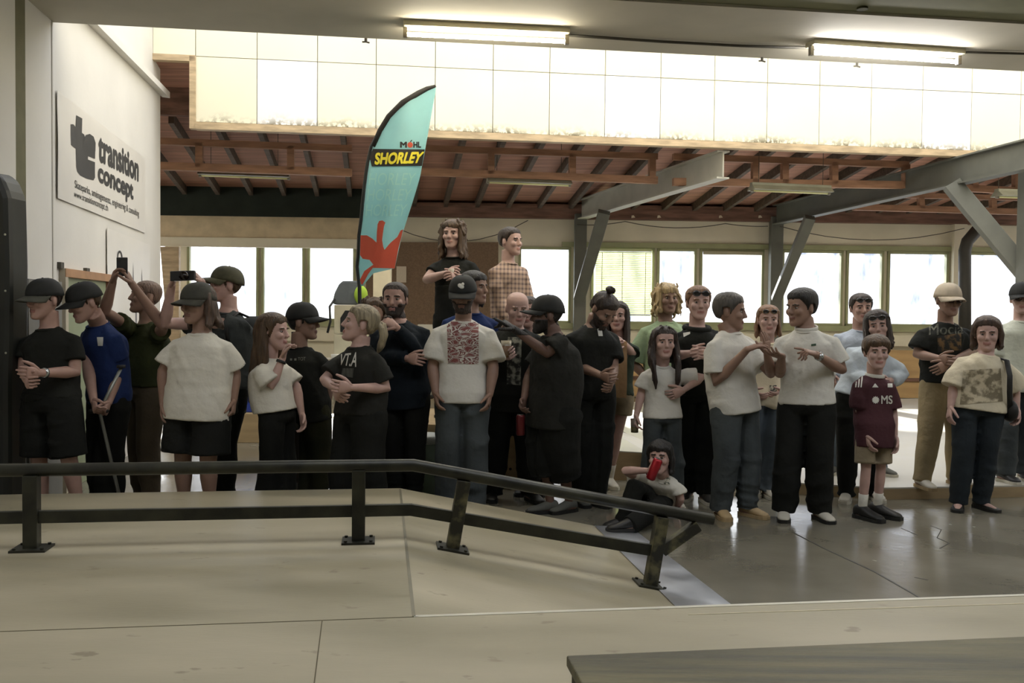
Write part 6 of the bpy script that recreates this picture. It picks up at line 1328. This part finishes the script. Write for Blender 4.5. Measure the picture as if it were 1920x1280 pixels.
root = empty('backpack', (c_.x, 10.15, cb_.z), 'grey and lime backpack standing on the pale cabinet', 'backpack')
mb.rings([[Vector((c_.x + sx*w_ + sh, 10.15 + sy*.09, cb_.z + .002 + H_*t)) for sx, sy in ((-1, -1), (0, -1.25), (1, -1), (1, 1), (0, 1.1), (-1, 1))] for t, w_, sh in ((0, .15, 0), (.1, .17, 0), (.5, .155, .01), (.85, .12, .02), (1, .09, .03))]); 
child(mb, 'bag', M('grey_bag_cloth', '5b6064', .85, .1), root, smooth=False, bevel=.03)
mb = MB(); mb.ell((c_.x+.14, 10.06, cb_.z+H_*.42), (.075, .05, H_*.4), None, 16, 10); child(mb, 'pocket', M('lime_bag_cloth', '9bb83a', .8, .08), root, smooth=True)
mb = MB(); mb.tube([Vector((c_.x-.14, 10.05, cb_.z+.06)), Vector((c_.x-.18, 9.98, cb_.z-.02)), Vector((c_.x-.17, 9.97, cb_.z-.18)), Vector((c_.x-.20, 9.97, cb_.z-.30))], .013, 8); child(mb, 'strap', m_rubb, root, smooth=True)
# --- bar cabinet on the stage, bottles
xa = W(772, 700, 9.3).x; xb = W(829, 700, 9.3).x; zt = W(800, 722, 9.3).z
root = empty('bar_cabinet', ((xa+xb)/2, 9.5, SZ), 'white drawer cabinet with a black worktop on the stage', 'cabinet'); m_cw = M('white_cabinet', 'bdb8ab', .5, .05)
child(MB().abox((xa, 9.3, SZ), (xb, 9.85, zt)), 'body', m_cw, root, bevel=.004); child(MB().abox((xa-.02, 9.27, zt), (xb+.02, 9.87, zt+.035)), 'worktop', m_shoeb, root, bevel=.004)
dr = child(MB().abox((xa+.02, 9.285, zt-.13), (xb-.02, 9.3, zt-.01)), 'drawer', M('white_drawer', 'c6c1b4', .5, .05), root, bevel=.003); kb = MB(); kc = W(809, 744, 9.27); kb.ell((kc.x, 9.275, kc.z), (.022, .012, .022), None, 12, 8); k_ = kb.obj('knob', m_rubb, smooth=True); k_.parent = root; k_.matrix_parent_inverse = Matrix.Translation(-Vector(root.location))
child(MB().abox((xa, 9.8, zt+.30), (xb, 9.86, zt+.34)), 'shelf', m_cw, root); child(MB().abox((xa, 9.86, zt+.03), (xb, 9.88, zt+.6)), 'back_board', m_cw, root)
def bottle(p, h, r, col, lb):
    root = empty('bottle', p, lb, 'bottle', 'bottles on the bar cabinet'); p = Vector(p)
    child(MB().tube([p, p + ZZ*h*.02, p + ZZ*h*.58, p + ZZ*h*.72, p + ZZ*h*.95], [r*.9, r, r, r*.38, r*.36], 14), 'glass', M('bottle_'+col, col, .15, .1, 20), root, smooth=True); child(MB().cyl(p + ZZ*h*.95, p + ZZ*h, r*.42, 12), 'cap', m_rubb, root)
for i, (px, h, col, lb) in enumerate(((791, .24, 'c8a94e', 'amber bottle on the bar cabinet, leftmost'), (797, .27, '9f9a50', 'olive bottle on the bar cabinet, second from left'), (804, .25, 'cfc6a0', 'pale bottle on the bar cabinet, third from left'), (811, .26, 'b58f3a', 'golden bottle on the bar cabinet, rightmost'))):
    p = W(px, 700, 9.5 + .03*(i % 2)); bottle((p.x, p.y, zt+.036), h, .030, col, lb)
# --- waste bin
bc = W(795, 800, 7.66); bc.z = 0; zt = W(795, 822, 7.5).z
root = empty('waste_bin', bc, 'green plastic waste bin with a white bag over its rim', 'bin')
child(MB().tube([bc + ZZ*.002, bc + ZZ*zt], [.13, .165], 24), 'bin', M('dull_green_plastic', '5f6f5c', .5, .08), root, smooth=True); child(MB().tube([bc + ZZ*(zt-.05), bc + ZZ*(zt-.02), bc + ZZ*(zt+.012)], [.168, .176, .170], 24), 'bag_rim', M('white_bin_bag', 'b9bcb4', .5, .05, 20, .3), root, smooth=True)
# --- skateboards
def skateboard(o_, yaw, lean, label, deckcol, under=True):
    root = empty('skateboard', o_, label, 'skateboard'); RZ = Matrix.Rotation(R(yaw), 3, 'Z') @ Matrix.Rotation(R(lean), 3, 'X'); o_ = Vector(o_)
    T = lambda x, y, z: o_ + RZ @ Vector((x, y, z))
    mb = MB(); rs = []
    for t in np.linspace(0, .80, 15):
        kick = .05*max(0, (.13-t)/.13)**1.3 + .05*max(0, (t-.67)/.13)**1.3; w_ = .102*math.sqrt(max(.02, 1-max(0, abs(t-.40)-.30)**2/.0105)); rs.append([T(-w_, kick-.006, t), T(w_, kick-.006, t), T(w_, kick+.006, t), T(-w_, kick+.006, t)])
    child(mb.rings(rs), 'deck', M('skateboard_deck_'+deckcol, deckcol, .5, .2, 9), root)
    for t in (.18, .62):
        mb = MB(); mb.cyl(T(-.085, -.055, t), T(.085, -.055, t), .007, 8); mb.box(T(0, -.03, t), (RZ @ Vector((1, 0, 0)), RZ @ Vector((0, 1, 0)), RZ @ ZZ), (.028, .026, .035)); child(mb, 'truck', m_steel, root)
        for s in (-1, 1): child(MB().cyl(T(s*.085-.016, -.055, t), T(s*.085+.016, -.055, t), .027, 16), 'wheel', M('wheel_urethane', '3a3934', .5, .05), root, smooth=False)
p = W(533, 900, 6.98); skateboard((p.x, 6.98, .012), 4, -4, 'dark skateboard stood on end between the pale tee and the black tee', '2a241d')
p = W(1901, 900, 8.5); skateboard((p.x, 8.5, PZ+.012), 12, -6, 'yellowish skateboard stood on end beside the light tee at the right edge', '8f7f3a')
# --- white cup, plastic bag
g = PEOPLE[26].hands['a']['grip']; c = W(1560, 702, g.y-.01); tag(rebase(MB().tube([c - ZZ*.04, c + ZZ*.045], [.028, .036], 16).obj('paper_cup', M('white_paper_cup', 'c9c6bd', .6, .05), smooth=True), c), 'white paper cup held by the person in the pale blue shirt', 'cup')
# --- concrete joint and scuffs on the floor
flo = bpy.data.objects['floor']
def crack(pts, w_, nm='joint'):
    P_ = [hitz(x, y, 0) for x, y in pts]; mb = MB()
    for a, b in zip(P_[:-1], P_[1:]):
        d = (b-a).normalized(); s = d.cross(ZZ); mb.prism([a - s*w_, b - s*w_, b + s*w_, a + s*w_], ZZ*.0012)
    mb.obj(nm, M('joint_dark', '2e2c25', .6, .1), flo)
crack([(1487, 998), (1545, 1028), (1640, 1072), (1724, 1120)], .006)
crack([(1745, 985), (1765, 993), (1757, 1008), (1780, 1018), (1762, 1028)], .003, 'crack'); crack([(1715, 1082), (1740, 1087)], .005, 'scuff'); crack([(1690, 990), (1720, 1003)], .003, 'crack')
# --- suspension wires of the hanging lights
for o in [o for o in bpy.data.objects if o.name.startswith('strip_light') and o.location.y > 10]:
    for dx in (-.45, .45):
        a = Vector(o.location) + U8*dx + ZZ*.07; p = Vector((a.x, a.y, roofz(a)+.005)); child(MB().cyl(a, p, .004, 6), 'hanger', m_cab, o)
bpy.context.view_layer.update()
